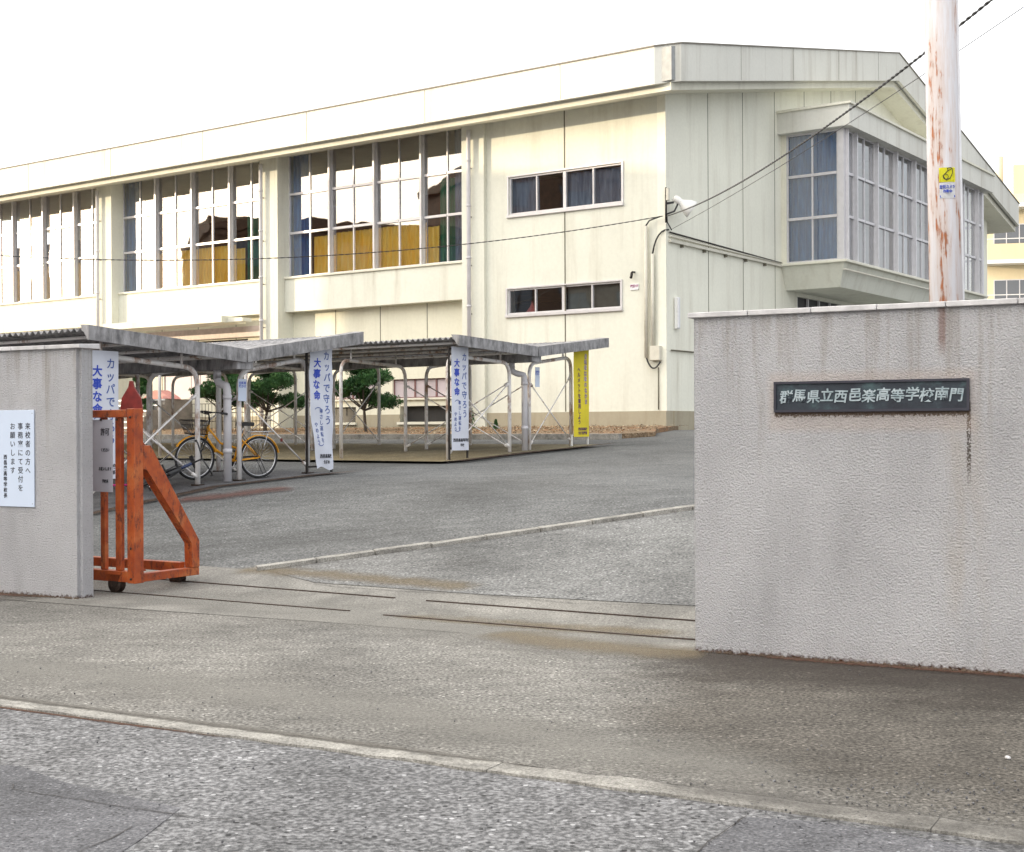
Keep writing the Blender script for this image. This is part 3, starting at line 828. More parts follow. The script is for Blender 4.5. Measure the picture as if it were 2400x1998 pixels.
for i, (a, b) in enumerate(BAYS):
    hh = [(x[0], x[1], 1.5, 1.95) for x in lowholes.get(i, []) if x[2] < 2]
    grid_wall(bm, [a, b], [1.5, 1.95], [(x[0], x[1], 1.72, 1.95) for x in lowholes.get(i, []) if x[2] < 2], lambda a, b, c, d: gbox(bm, .68, .95, a, b, c, d))
gbox(bm, .5, TW - .1, -.03, .2, 1.1, 1.95)
part('plinth', bm, 'plinth')
bm = bmo(); gbox(bm, .124, .14, 3.15, 3.185, 1.96, 7.48); part('expansion_joint', bm, 'joint'); bm = bmo(); gbox(bm, .124, .14, 3.15, 3.185, 8.7, 10.4); part('expansion_joint', bm, 'joint')
# gable end wall (s = 0), built as prisms along s so that it follows the roof
bm = bmo()
def gcol(t0, t1, z0, z1=None):
    ps = [(t0, Z(z0)), (t1, Z(z0))]
    if z1 is None:
        top = [(t1, Z(rooftop(t1) - 1.05))] + ([(RT, Z(rooftop(RT) - 1.05))] if t0 < RT < t1 else []) + [(t0, Z(rooftop(t0) - 1.05))]
        ps += top
    else: ps += [(t1, Z(z1)), (t0, Z(z1))]
    prism(bm, ps, 'y', -.002, .25)
gcol(.502, 7.45, 1.95); gcol(21.5, TW, 1.95); gcol(7.45, 21.5, 10.7)
gcol(.128, .502, 1.95, 10.55)
gcol(7.45, 8.6, 1.95, 6.40); gcol(8.6, 12.2, 1.95, 5.05); gcol(12.2, 21.5, 1.95, 5.75); gcol(8.6, 12.2, 5.6, 5.75)
part('gable_wall', bm, paint('gable_paint', (.84, .835, .73), .45))
for t in (2.55, 4.75, 6.95, 9.2, 11.4, 13.6, 24.0, 26.4):
    bm = bmo(); zb_ = 1.96 if t < 7.2 or t > 22 else 11.0
    prism(bm, [(t - .012, Z(zb_)), (t + .012, Z(zb_)), (t + .012, Z(rooftop(t) - 1.06)), (t - .012, Z(rooftop(t) - 1.06))], 'y', -.008, .01)
    part('expansion_joint', bm, 'joint')
# far and rear walls close the volume; floors and dark rooms behind the glass
bm = bmo(); gbox(bm, TW - .3, TW, .25, LB - .001, 1.2, 10.5); gbox(bm, .96, TW - .31, LB - .3, LB, 1.2, 10.5); part('rear_wall', bm, 'cream')
bm = bmo(); gbox(bm, .96, TW - .32, .26, LB - .31, 5.55, 5.9); part('upper_floor', bm, 'timber')
bm = bmo(); gbox(bm, 9.0, 9.2, 5.0, LB - .4, 5.9, 10.4); gbox(bm, 5.6, 5.8, .3, 4.9, 1.6, 10.2); gbox(bm, 5.9, TW - .6, 4.8, 4.95, 5.9, 10.3); part('inner_wall', bm, 'timber')
bm = bmo(); gbox(bm, 4.5, 4.7, 5.0, LB - .4, 1.5, 5.5); part('inner_wall', bm, 'dark')
# roof, fascia, soffit
bm = bmo()
def roofpoly(t0, t1, o): return [(t0, Z(rooftop(t0) - 1.0 - o)), (RT, Z(rooftop(RT) - 1.0 - o)), (t1, Z(rooftop(t1) - 1.0 - o)), (t1, Z(rooftop(t1) - .05)), (RT, Z(rooftop(RT) - .05)), (t0, Z(rooftop(t0) - .05))]
prism(bm, roofpoly(-1.14, 30.49, -.1), 'y', -.88, LB + .8); part('roof', bm, 'roof')
bm = bmo()
def sof(t): return rooftop(t) - 1.15
ps = [(-1.02, Z(sof(-1.02))), (RT, Z(sof(RT))), (30.37, Z(sof(30.37))), (30.37, Z(sof(30.37) + .245)), (RT, Z(sof(RT) + .245)), (-1.02, Z(sof(-1.02) + .245))]
prism(bm, ps, 'y', -.80, LB + .7); part('soffit', bm, 'trim')
path = [(-1.25, LB + .9), (-1.25, -.45), (-.85, -1.0), (RT, -1.0), (30.2, -1.0), (30.6, -.45), (30.6, LB + .9)]
bm = bmo()
inn = [(-1.15, LB + .9), (-1.15, -.41), (-.81, -.9), (RT, -.9), (30.16, -.9), (30.5, -.41), (30.5, LB + .9)]
rows = []
for (t, s_), (ti, si) in zip(path, inn):
    zt_ = 11.15 if t < -1 else (11.15 if t > 30.5 else rooftop(t))
    rows.append([bm.verts.new((t, s_, Z(zt_ - .95))), bm.verts.new((t, s_, Z(zt_))), bm.verts.new((ti, si, Z(zt_))), bm.verts.new((ti, si, Z(zt_ - .95)))])
for a, b in zip(rows, rows[1:]):
    for k in range(4): bm.faces.new([a[k], a[(k + 1) % 4], b[(k + 1) % 4], b[k]])
part('fascia', bm, 'fascia')
for k in range(10):
    bm = bmo(); s_ = 2.4 + 4.6 * k; gbox(bm, -1.2545, -1.249, s_ - .006, s_ + .006, 10.22, 11.14); part('fascia_joint', bm, 'joint')
for t in (2.6, 6.1, 9.6, 13.1):
    bm = bmo(); prism(bm, [(t - .006, Z(rooftop(t) - .93)), (t + .006, Z(rooftop(t) - .93)), (t + .006, Z(rooftop(t) - .01)), (t - .006, Z(rooftop(t) - .01))], 'y', -1.0045, -.999); part('fascia_joint', bm, 'joint')
bm = bmo(); rows = []                       # dark metal capping on the fascia
for (t, s_), (ti, si) in zip(path, inn):
    zt_ = 11.15 if t < -1 or t > 30.5 else rooftop(t)
    c = Vector((t - ti, s_ - si, 0)) * .35
    rows.append([bm.verts.new((t + c.x, s_ + c.y, Z(zt_ + .002))), bm.verts.new((t + c.x, s_ + c.y, Z(zt_ + .035))), bm.verts.new((ti, si, Z(zt_ + .035))), bm.verts.new((ti, si, Z(zt_ + .002)))])
for a, b in zip(rows, rows[1:]):
    for k in range(4): bm.faces.new([a[k], a[(k + 1) % 4], b[(k + 1) % 4], b[k]])
part('capping', bm, simple('fascia_capping', (.22, .20, .17), .7))
# windows -----------------------------------------------------
def curtain(bm, p0, p1, z0, z1, amp=.035, n=None, thin=.004):
    """pleated cloth from p0 to p1 (2-D, building plan)"""
    p0, p1 = Vector(p0), Vector(p1); L = (p1 - p0).length
    n = n or int(L / .03); d = (p1 - p0) / L; nn = Vector((-d.y, d.x))
    prev = None; ph = random.uniform(0, 9)
    for i in range(n + 1):
        a = L * i / n
        w = amp * math.sin(a * 34 + ph + 1.6 * math.sin(a * 6 + ph))
        wb = amp * 1.2 * math.sin(a * 33 + ph + .5 + 1.6 * math.sin(a * 6 + ph))
        t = p0 + d * a + nn * w; b = p0 + d * a + nn * wb
        cur = (bm.verts.new((b.x, b.y, Z(z0))), bm.verts.new((t.x, t.y, Z(z1))))
        if prev:
            f = bm.faces.new([prev[0], cur[0], cur[1], prev[1]]); f.smooth = True
        prev = cur
def window(nm, origin, d, n, w, zr, cols, fw=.05, depth=.07, fin=0.0, curt=None, parent=gym):
    """a window unit in the building plan: origin 2-D, d along, n outward; zr row heights; cols relative column edges"""
    origin, d, n = Vector(origin), Vector(d), Vector(n)
    def q(a, b, z): p = origin + d * a + n * b; return (p.x, p.y, Z(z))
    bm = bmo()
    def bar(a0, a1, z0, z1, b0=-depth / 2, b1=depth / 2):
        hexa(bm, [q(a0, b0, z0), q(a1, b0, z0), q(a1, b1, z0), q(a0, b1, z0), q(a0, b0, z1), q(a1, b0, z1), q(a1, b1, z1), q(a0, b1, z1)])
    for k, c in enumerate(cols):
        a = c * w
        if k in (0, len(cols) - 1):
            a0, a1 = (a, a + fw) if k == 0 else (a - fw, a)
        else: a0, a1 = a - fw * .42, a + fw * .42
        bar(a0, a1, zr[0], zr[-1])
    for k, z in enumerate(zr):
        h = fw * (1.5 if 0 < k < len(zr) - 1 else 1)
        z0, z1 = (z, z + h) if k == 0 else ((z - h, z) if k == len(zr) - 1 else (z - h / 2, z + h / 2))
        for c0, c1 in zip(cols, cols[1:]):
            a0 = c0 * w + (fw if c0 == cols[0] else fw * .42); a1 = c1 * w - (fw if c1 == cols[-1] else fw * .42)
            bar(a0, a1, z0, z1, -depth / 2 + .004, depth / 2 + (.02 if 0 < k < len(zr) - 1 else -.004))
    wo = part(nm, bm, 'frame', parent)
    bm = bmo()
    vs = [bm.verts.new(q(a, random.uniform(-.002, .002), z)) for a, z in ((.01, zr[0] + .01), (w - .01, zr[0] + .01), (w - .01, zr[-1] - .01), (.01, zr[-1] - .01))]
    f_ = bm.faces.new(vs); bm.normal_update()
    if f_.normal.dot(Vector((n.x, n.y, 0))) < 0: f_.normal_flip()
    me_ = bpy.data.meshes.new('pane'); bm.to_mesh(me_); bm.free(); me_.materials.append(MT['glass'])
    po = bpy.data.objects.new('pane', me_); C.objects.link(po); po.parent = wo
    if fin:
        bm = bmo()
        hexa(bm, [q(-.035, depth / 2 + .001, zr[0]), q(.035, depth / 2 + .001, zr[0]), q(.035, fin, zr[0]), q(-.035, fin, zr[0]), q(-.035, depth / 2 + .001, zr[-1]), q(.035, depth / 2 + .001, zr[-1]), q(.035, fin, zr[-1]), q(-.035, fin, zr[-1])])
        part('fin', bm, 'frame', wo)
    for a0, a1, z0, z1, m in (curt or []):
        bm = bmo()
        p0 = origin + d * (a0 * w) - n * .16; p1 = origin + d * (a1 * w) - n * .16
        curtain(bm, p0, p1, z0, z1); part('curtain', bm, m, wo)
ZR = [6.43, 7.86, 9.12, 10.5]
for i, (a, b) in enumerate(BAYS):
    n_ = 4; w = (b - a) / n_
    for k in range(n_):
        cu = [(0, 1, 6.44, 7.75, 'gold')]
        if k == n_ - 1: cu = [(.62, 1, 6.44, 10.4, 'blue'), (0, .5, 6.44, 7.7, 'gold')]
        if k == 0: cu = [(0, .42, 6.44, 10.4, 'slate'), (.42, .72, 6.44, 9.0, 'green'), (.74, 1, 6.44, 7.6, 'gold')]
        window('window', (.55, a + w * k), (0, 1), (-1, 0), w, ZR, [0, .5, 1], fin=.16 if k else 0, curt=cu)
# small windows of the end bay
for (a, b, z0, z1), up in ((UPW, 1), (LOW, 0)):
    w = (b - a) / 2
    for k in range(2):
        cu = [(.52, 1, z0, z1, 'slate')] if (k == 1 and up) else ([(0, 1, z0, z1 - .05, 'slate')] if up else [])
        window('window', (.20, a + w * k), (0, 1), (-1, 0), w, [z0, z1], [0, .5, 1], fw=.045, depth=.08, curt=cu)
    bm = bmo(); gbox(bm, .06, .20, a - .06, b + .06, z0 - .09, z0 - .002); bevel(bm, .008, 1); part('sill', bm, 'frame')
    bm = bmo(); gbox(bm, .10, .20, a - .05, b + .05, z1 + .001, z1 + .04); gbox(bm, .10, .20, a - .05, a - .001, z0, z1); gbox(bm, .10, .20, b + .001, b + .05, z0, z1); part('window_surround', bm, 'frame')
# blinds behind the lower windows and a folded pink thing on the sill inside
bm = bmo(); gbox(bm, .34, .36, 1.4, 3.2, 4.76, 5.44); part('blind', bm, simple('grey_blind', (.17, .18, .165), .7))
bm = bmo(); hexa(bm, [(.30, 4.25, Z(4.78)), (.30, 4.62, Z(4.78)), (.36, 4.6, Z(4.78)), (.36, 4.25, Z(4.78)), (.30, 4.40, Z(5.1)), (.30, 4.46, Z(4.95)), (.36, 4.46, Z(4.95)), (.36, 4.40, Z(5.1))])
part('pink_sheet', bm, simple('pink_paper', (.62, .16, .16), .6))
# ground-floor openings of the first bay: mauve panels above, dark vents below
for (a, b, z0, z1) in lowholes[0]:
    if z0 > 2:
        bm = bmo(); n_ = 3; w = (b - a) / n_
        for k in range(n_): gbox(bm, .80, .82, a + w * k + .03, a + w * (k + 1) - .03, z0 + .03, z1 - .03)
        f = part('louvre_panel', bm, 'brown_sheet')
        bm = bmo()
        for k in range(n_ + 1): gbox(bm, .77, .85, a + w * k - .028, a + w * k + .028, z0 + .03, z1 - .03)
        gbox(bm, .77, .85, a, b, z0 - .0, z0 + .029); gbox(bm, .77, .85, a, b, z1 - .029, z1)
        part('panel_frame', bm, 'mauve', f)
        bm = bmo(); gbox(bm, .62, .80, a - .05, b + .05, z0 - .06, z0 - .002); part('sill', bm, 'trim')
    else:
        bm = bmo(); gbox(bm, .90, .93, a, b, z0, z1); part('vent', bm, 'black')
        bm = bmo(); gbox(bm, .60, .72, a - .05, b + .05, z0 - .08, z0 - .002); part('sill', bm, 'trim')
# entrance in the second bay: canopy, door rail, sliding doors
bm = bmo(); gbox(bm, -.75, .318, 15.9, 21.9, 5.00, 5.22); bevel(bm, .01, 1); gbox(bm, -.5, -.1, 15.2, 15.898, 5.02, 5.14); part('canopy', bm, 'cream')
bm = bmo(); gbox(bm, .52, .698, 15.3, 21.4, 4.60, 4.95); bevel(bm, .006, 1); part('door_rail', bm, simple('door_rail_paint', (.55, .46, .42), .5))
for k in range(3):
    bm = bmo(); gbox(bm, .74, .80, 16.25 + 1.4 * k, 16.25 + 1.4 * k + 1.37, 2.6, 4.5); part('sliding_door', bm, 'brown_sheet')
# projecting bay window on the gable
ST = -2.0
bm = bmo()
b = [(7.75, -1.75), (21.2, -1.75), (21.2, -.003), (7.75, -.003)]; t = [(7.40, ST - .02), (21.55, ST - .02), (21.55, -.003), (7.40, -.003)]
hexa(bm, [(x, y, Z(5.72)) for x, y in b] + [(x, y, Z(6.42)) for x, y in t]); part('bay_base', bm, 'cream')
bm = bmo(); gbox(bm, 7.28, 21.67, ST - .14, -.003, 6.421, 6.50); bevel(bm, .01, 1); part('bay_sill', bm, 'trim')
bm = bmo(); gbox(bm, 7.15, 21.8, ST - .3, -.003, 10.43, 11.06); part('bay_roof', bm, 'fascia')
bm = bmo(); gbox(bm, 7.08, 21.87, ST - .37, -.004, 11.061, 11.13); part('bay_roof_capping', bm, 'trim')
for t in (7.42, 21.33): bm = bmo(); gbox(bm, t, t + .2, ST - .01, ST + .17, 6.501, 10.429); part('corner_post', bm, 'frame')
for t in (7.44, 21.35): bm = bmo(); gbox(bm, t, t + .16, -.16, -.004, 6.501, 10.429); part('wall_post', bm, 'trim')
ZB = [6.502, 7.84, 9.13, 10.428]
window('window', (7.5, ST + .171), (0, 1), (-1, 0), 1.667, ZB, [0, .5, 1], fw=.055, curt=[(0.0, 1, 6.51, 10.4, 'blue')])
window('window', (21.45, ST + .171), (0, 1), (1, 0), 1.667, ZB, [0, .5, 1], fw=.055)
ws = [(7.621, .72)] + [(8.35 + 1.757 * k, 1.75) for k in range(7)] + [(20.655, .67)]
for k, (t0_, w) in enumerate(ws):
    cu = [(0.05, .42, 6.51, 10.4, 'slate')] if k % 3 else [(0.5, .95, 6.51, 10.4, 'slate')]
    window('window', (t0_, ST + .06), (1, 0), (0, -1), w, ZB, [0, .5, 1] if w > 1 else [0, 1], fw=.05, fin=.15, curt=cu)
bm = bmo(); gbox(bm, 8.7, 12.1, .10, .12, 5.05, 5.6); w_ = part('low_window', bm, 'black')
bm = bmo()
for t in (8.62, 9.5, 10.4, 11.3, 12.13): gbox(bm, t, t + .06, .02, .09, 5.052, 5.598)
part('window_frame', bm, 'frame', w_)
# downspouts
def downspout(s_, t_=-.13):
    bm = bmo()
    tube(bm, [(t_, s_, Z(10.1)), (t_, s_, Z(9.7)), (t_, s_, Z(1.6))], .062, 10)
    for z in (9.2, 7.9, 6.4, 5.0, 3.6): tube(bm, [(t_, s_, Z(z)), (t_, s_, Z(z + .06))], .075, 10)
    d = part('downspout', bm, 'pvc')
    for z in (9.0, 7.6, 6.2, 4.8, 3.4):
        bm = bmo(); gbox(bm, t_ + .06, .0, s_ - .012, s_ + .012, z, z + .03); part('bracket', bm, 'steel_dark', d)
for s_ in (6.3, 14.72, 22.95, 31.2, 39.4): downspout(s_)
# ducts and conduits near the corner
def gtube(nm, pts, r, mat, n=8): 
    bm = bmo(); tube(bm, [(p[0], p[1], Z(p[2])) for p in pts], r, n); return part(nm, bm, mat)
gtube('conduit', [(.03, .55, 6.85), (.03, .55, 3.35)], .055, 'duct')
gtube('conduit', [(.05, .36, 6.1), (.05, .36, 3.5)], .045, 'duct')
gtube('conduit', [(.09, .22, 3.1), (.09, .22, 1.98)], .018, 'joint')
gtube('cable', [(.03, .55, 6.85), (.0, .42, 6.98), (-.02, .1, 7.05)], .02, 'black', 6)
gtube('cable', arc((.05, .36, 6.1), (-.02, .2, 6.75), (.2, -.06, 6.72)), .022, 'black', 6)
gtube('cable', arc((.03, .55, 3.36), (.0, .35, 2.85), (.06, .14, 3.25), 10), .022, 'black', 6)
gtube('cable', [(.1, -.05, 7.05), (.12, -.05, 6.9), (.30, -.08, 6.72)], .018, 'black', 6)
bm = bmo(); gbox(bm, -.03, .127, .12, .42, 3.28, 3.66); bevel(bm, .01, 1); part('junction_box', bm, 'duct')
bm = bmo(); gbox(bm, .25, 7.3, -.09, -.01, 6.40, 6.47); part('cable_duct', bm, 'duct')
gtube('conduit', [(.25, -.05, 6.66), (7.35, -.05, 6.52)], .022, 'steel_dark', 6)
gtube('conduit', [(.25, -.05, 6.56), (7.35, -.05, 6.50)], .025, 'duct', 6)
gtube('conduit', [(.3, -.05, 3.55), (6.5, -.05, 3.55)], .022, 'joint', 6)
gtube('conduit', [(7.3, ST - .06, 6.2), (21.5, ST - .06, 6.2)], .03, 'duct', 6)
for t in (.9, 2.2, 3.5, 4.8, 6.1): bm = bmo(); gbox(bm, t, t + .04, -.10, -.005, 6.32, 6.399); part('duct_bracket', bm, 'joint')

def world(t, s_, z): p = V * t + U * s_; return Vector((K.x + p.x, K.y + p.y, z))
# steps to the side entrance
e = empty('entrance_steps', world(-1.6, 20.2, 1.42), KA, 'concrete entrance steps with white nosings below the gymnasium side door', 'steps')
for k in range(6):
    bm = bmo(); box(bm, .30 * k - .4, 2.28, -1.25, 2.2, .19 * k, .19 * (k + 1) - .001); o = obj('step', bm, MT['step_dark'], e)
    bm = bmo(); box(bm, .30 * k - .42, .30 * k - .34, -1.25, 2.2, .19 * (k + 1) - .05, .19 * (k + 1) + .004); obj('nosing', bm, MT['white'], o)
# pale red folded cloth on the landing
p = world(-.1, 19.6, 1.42 + 1.14)
e = empty('folded_cloth', p, KA, 'pale red peaked cloth cover standing on top of the entrance steps', 'cover')
bm = bmo(); prism(bm, [(-.75, 0), (.75, 0), (.62, .07), (.1, .32), (-.1, .31), (-.6, .10)], 'x', -.25, .25); bevel(bm, .02, 1); obj('cloth', bm, MT['red_tarp'], e)
# low railing right of the steps
e = empty('railing', world(-2.1, 14.2, 1.42), KA, 'low dark wire railing beside the entrance steps behind the bicycle', 'railing')
bm = bmo()
for z in (.35, .62, .9): tube(bm, [(0, -2, z), (0, 1.6, z)], .012, 6)
for k in range(25): tube(bm, [(0, -2 + .15 * k, .02), (0, -2 + .15 * k, .9)], .008, 5)
obj('wire_panel', bm, MT['steel_dark'], e)

# floodlight on the corner bracket
e = empty('floodlight', world(-.05, -.05, 7.08), KA, 'white bell-shaped floodlight on a bracket at the gymnasium corner', 'lamp')
bm = bmo(); tube(bm, [(.05, -.03, -.2), (.05, -.03, .72)], .028, 8); obj('post', bm, MT['steel_dark'], e)
bm = bmo(); box(bm, .02, .10, -.12, -.04, .38, .70); bevel(bm, .006, 1); obj('box', bm, MT['duct'], e)
bm = bmo(); tube(bm, [(.05, -.05, .02), (.30, -.14, .12), (.34, -.22, .30)], .024, 8); tube(bm, [(.05, -.05, .3), (.28, -.12, .35)], .03, 8); obj('arm', bm, MT['black'], e)
dirn = Vector((.35, -.5, -.42)).normalized()
Mx = Matrix.Translation((.36, -.20, .42)) @ dirn.to_track_quat('Z', 'Y').to_matrix().to_4x4()
bm = bmo(); lathe(bm, [(.03, -.12), (.085, -.10), (.10, .03), (.085, .10), (.12, .17), (.20, .30), (.245, .46), (.235, .47), (.18, .40)], 20, Mx); obj('shade', bm, MT['white'], e)
# wall light, camera and small notice near the corner
e = empty('wall_light', world(.62, -.02, 4.55), KA, 'slim white fluorescent wall light on the gymnasium gable above the plaque wall', 'lamp')
bm = bmo(); box(bm, -.09, .09, -.09, -.002, -.42, .42); bevel(bm, .012, 2); obj('housing', bm, MT['white'], e)
bm = bmo(); box(bm, -.095, -.03, -.14, -.092, -.40, .40); bevel(bm, .012, 2); obj('diffuser', bm, MT['sticker_white'], e)
e = empty('security_camera', world(.10, .95, 5.62), KA, 'small black security camera on the gymnasium wall left of the corner conduits', 'camera')
bm = bmo(); box(bm, -.10, .03, -.02, .02, .02, .06); obj('bracket', bm, MT['black'], e)
bm = bmo(); tube(bm, [(-.08, .02, .03), (-.14, .02, -.13)], .035, 10); obj('camera_body', bm, MT['steel_dark'], e)
e = empty('small_notice', world(.11, .95, 5.28), KA, 'tiny pink and white notice under the security camera', 'sign')
bm = bmo(); box(bm, -.008, .018, -.13, .13, -.09, .07); obj('board', bm, MT['sticker_white'], e)
bm = bmo(); text_bm(bm, '撮影中', .085, Matrix.Translation((-.009, 0, .045)) @ Matrix.Rotation(R(-90), 4, 'Z') @ Matrix.Rotation(R(90), 4, 'X'), bold=.002); obj('lettering', bm, simple('magenta_ink', (.25, .02, .12)), e)

# ------------------------------------------------------------------ overhead cables
def cable(nm, a, b, sag, r, lab, twist=False, n=60):
    a, b = Vector(a), Vector(b)
    bm = bmo(); pts = []
    for i in range(n + 1):
        t = i / n; p = a.lerp(b, t); p.z -= sag * 4 * t * (1 - t); pts.append(p)
    if twist:
        L = (b - a).length; m = int(L / .06)
        for ph in (0, math.pi):
            q = []
            for i in range(m + 1):
                t = i / m; p = a.lerp(b, t); p.z -= sag * 4 * t * (1 - t)
                an = t * L / .34 * 2 * math.pi + ph
                q.append(p + Vector((math.cos(an) * r * .9, 0, math.sin(an) * r * .9)))
            tube(bm, q, r, 5)
    else: tube(bm, pts, r, 6)
    return tag(obj(nm, bm, MT['black']), lab, 'cable')
c0 = world(.0, -.1, 7.05)
cable('service_cable', c0, at(2520, -150, 11.8), .35, .0095, 'thick twisted black cable running from the gymnasium corner up past the rusty pole', True)
cable('thin_cable', world(.3, -.1, 6.75), at(2620, -125, 17), .15, .006, 'thin dark wire climbing to the right below the thick twisted cable')
cable('span_wire', c0 + Vector((-.1, 0, .0)), (-22, 35.5, 7.1), 1.15, .008, 'thin twisted wire sagging across the front of the gymnasium window bays', True)

# ------------------------------------------------------------------ utility pole with sticker
pb = at(2222, 745, 10.6); pb.z = hz(pb.x, pb.y)
bx = (2228 - 1200) / FPX * 10.6
e = empty('utility_pole', (bx + .005, 10.6, hz(bx, 10.6)), 0, 'white steel utility pole streaked with rust behind the plaque wall', 'pole')
e.rotation_euler = (0, R(-.9), 0)
bm = bmo(); tube(bm, [(0, 0, -.3), (0, 0, 3.0), (0, 0, 9.5)], [.128, .122, .108], 28); obj('shaft', bm, MT['pole'], e)
bm = bmo(); box(bm, .108, .136, -.03, .03, 1.0, 8.0); bevel(bm, .008, 1); obj('edge_highlight', bm, simple('painted_highlight', (.78, .78, .80), .4), e)  # pale strip added to give the shaft's right edge its bright reflection
# sticker: wraps the shaft
def curved(bm, a0, a1, z0, z1, r, n=10):
    vs = []
    for i in range(n + 1):
        a = a0 + (a1 - a0) * i / n
        vs.append((bm.verts.new((math.sin(a) * r, -math.cos(a) * r, z0)), bm.verts.new((math.sin(a) * r, -math.cos(a) * r, z1))))
    for p, q in zip(vs, vs[1:]): bm.faces.new([p[0], q[0], q[1], p[1]]).smooth = True
    ret = bmesh.ops.solidify(bm, geom=bm.faces[:], thickness=.0015)
zs = lambda py: EYE - (py - CY) / FPX * 10.45 - hz(bx, 10.6)
st_ = empty('warning_sticker', e.location, 0, 'yellow and white security camera sticker with blue writing on the rusty pole', 'sticker')
st_.rotation_euler = e.rotation_euler
bm = bmo(); curved(bm, -.58, .42, zs(430), zs(396), .125); obj('yellow_panel', bm, MT['sticker_yellow'], st_)
bm = bmo(); curved(bm, -.58, .42, zs(468), zs(431), .125); obj('white_panel', bm, MT['sticker_white'], st_)
bm = bmo()
def wrap(bm, r=.1265):
    for v in bm.verts:
        a = v.co.x * .93 / r - .08; dd_ = -v.co.y
        v.co = Vector((math.sin(a) * (r + dd_), -math.cos(a) * (r + dd_), v.co.z))
RX = Matrix.Rotation(R(90), 4, 'X')
text_bm(bm, '防犯カメラ', .030, Matrix.Translation((0, 0, zs(437))) @ RX, bold=.0006, sx=.85)
text_bm(bm, '作動中', .028, Matrix.Translation((0, 0, zs(448))) @ RX, bold=.0006, sx=.9)
box(bm, -.062, .062, -.001, .0, zs(466), zs(461)); wrap(bm); obj('lettering', bm, MT['ink_blue'], st_)
# camera pictogram drawn in black outline
bm = bmo()
zc = zs(412)
def ln(x0, y0, x1, y1, w=.005):
    a, b = Vector((x0, 0, zc + y0)), Vector((x1, 0, zc + y1)); obox(bm, a, b, .002, w, up=Vector((0, 1, 0)).cross(b - a))
P_ = [(-.035, -.01), (.005, .028), (.042, .042), (.046, .012), (.022, -.03), (-.012, -.044), (-.035, -.01)]
for a, b in zip(P_, P_[1:]): ln(*a, *b)
for k in range(10):
    a0, a1 = k * .628, (k + 1) * .628
    ln(-.014 + .02 * math.cos(a0), -.018 + .02 * math.sin(a0), -.014 + .02 * math.cos(a1), -.018 + .02 * math.sin(a1), .004)
ln(.005, .028, .0, .046); ln(.0, .046, .03, .05); ln(.03, .05, .042, .042)
wrap(bm); obj('pictogram', bm, MT['ink_black'], st_)

RUSTY = soft_mat('worn_red_paint', (.085, .045, .04), (.15, .075, .062), .75, 3)
soft_strip('worn_patch', [P2(gp(395, 1172)), P2(gp(520, 1160)), P2(gp(700, 1140))], 1.1, RUSTY, .004, True)
# ------------------------------------------------------------------ planting strip, shed floors
def vu(t, s_): p = Vector((-4.7, 20.5, 0)) + V * t + U * s_; return (p.x, p.y)
sheet('shed_floor', [vu(-2.6, -.35), vu(2.75, -.35), vu(2.75, 14), vu(-2.6, 14)], .012, MT['road_patch'])
sheet('shed_floor', [vu(5.5, -.3), vu(10.75, -.42), vu(10.75, 26), vu(5.5, 26)], .035, MT['slab_tan'])
soft_strip('foot_dirt', [vu(-3.0, -.42), vu(0, -.46), vu(3.6, -.40)], .45, BROWN2, .014, True)
soft_strip('foot_dirt', [vu(5.2, -.42), vu(8.4, -.52), vu(11.6, -.48)], .4, BROWN2, .037, True)
# service lane kerb and litter-strewn bed along the gym
bm = bmo()
for k in range(40):
    a = -1.2 + 1.0 * k
    p0, p1 = Vector((K.x, K.y, 0)) + V * -4.35 + U * (a + .005), Vector((K.x, K.y, 0)) + V * -4.2 + U * (a + .995)
    q = [Vector((K.x, K.y, 0)) + V * t + U * s_ for t, s_ in ((-4.35, a + .005), (-4.2, a + .005), (-4.2, a + .995), (-4.35, a + .995))]
    hexa(bm, [(p.x, p.y, hz(p.x, p.y) - .1) for p in q] + [(p.x, p.y, hz(p.x, p.y) + .12) for p in q])
struct(obj('kerb', bm, MT['kerb']))
def gk(t, s_): p = Vector((K.x, K.y, 0)) + V * t + U * s_; return (p.x, p.y)
sheet('planting_bed', [gk(-4.2, -.9), gk(-4.2, 39), gk(.4, 39), gk(.4, -.2), gk(-1.5, -.6), gk(-3, -1.4)], .10, MT['litter'], drop=.16)
bm = bmo()
for i in range(5200):
    t, s_ = random.uniform(-4.2, -.05), random.uniform(-1.0, 20)
    if s_ < -.3 and t > -1.2: continue
    if random.random() < .35: s_ = random.uniform(-1.0, 6)
    x, y = gk(t, s_); z = hz(x, y) + .10 + random.uniform(0, .03)
    r = random.uniform(.012, .034); a = random.uniform(0, 6.28)
    d = Vector((math.cos(a), math.sin(a), random.uniform(-.5, .5))) * r; w = Vector((-math.sin(a), math.cos(a), random.uniform(-.6, .6))) * r * .6
    c = Vector((x, y, z + .02))
    f = bm.faces.new([bm.verts.new(c - d), bm.verts.new(c + w), bm.verts.new(c + d), bm.verts.new(c - w)])
    f.material_index = random.choice((0, 0, 1, 2, 2, 3))
o = obj('fallen_leaves', bm, [simple('leaf_brown', (.22, .13, .06), .8), simple('leaf_rust', (.36, .19, .08), .8), simple('leaf_pale', (.44, .36, .24), .8), simple('leaf_dark', (.05, .035, .025), .8)])
struct(o, 'stuff')

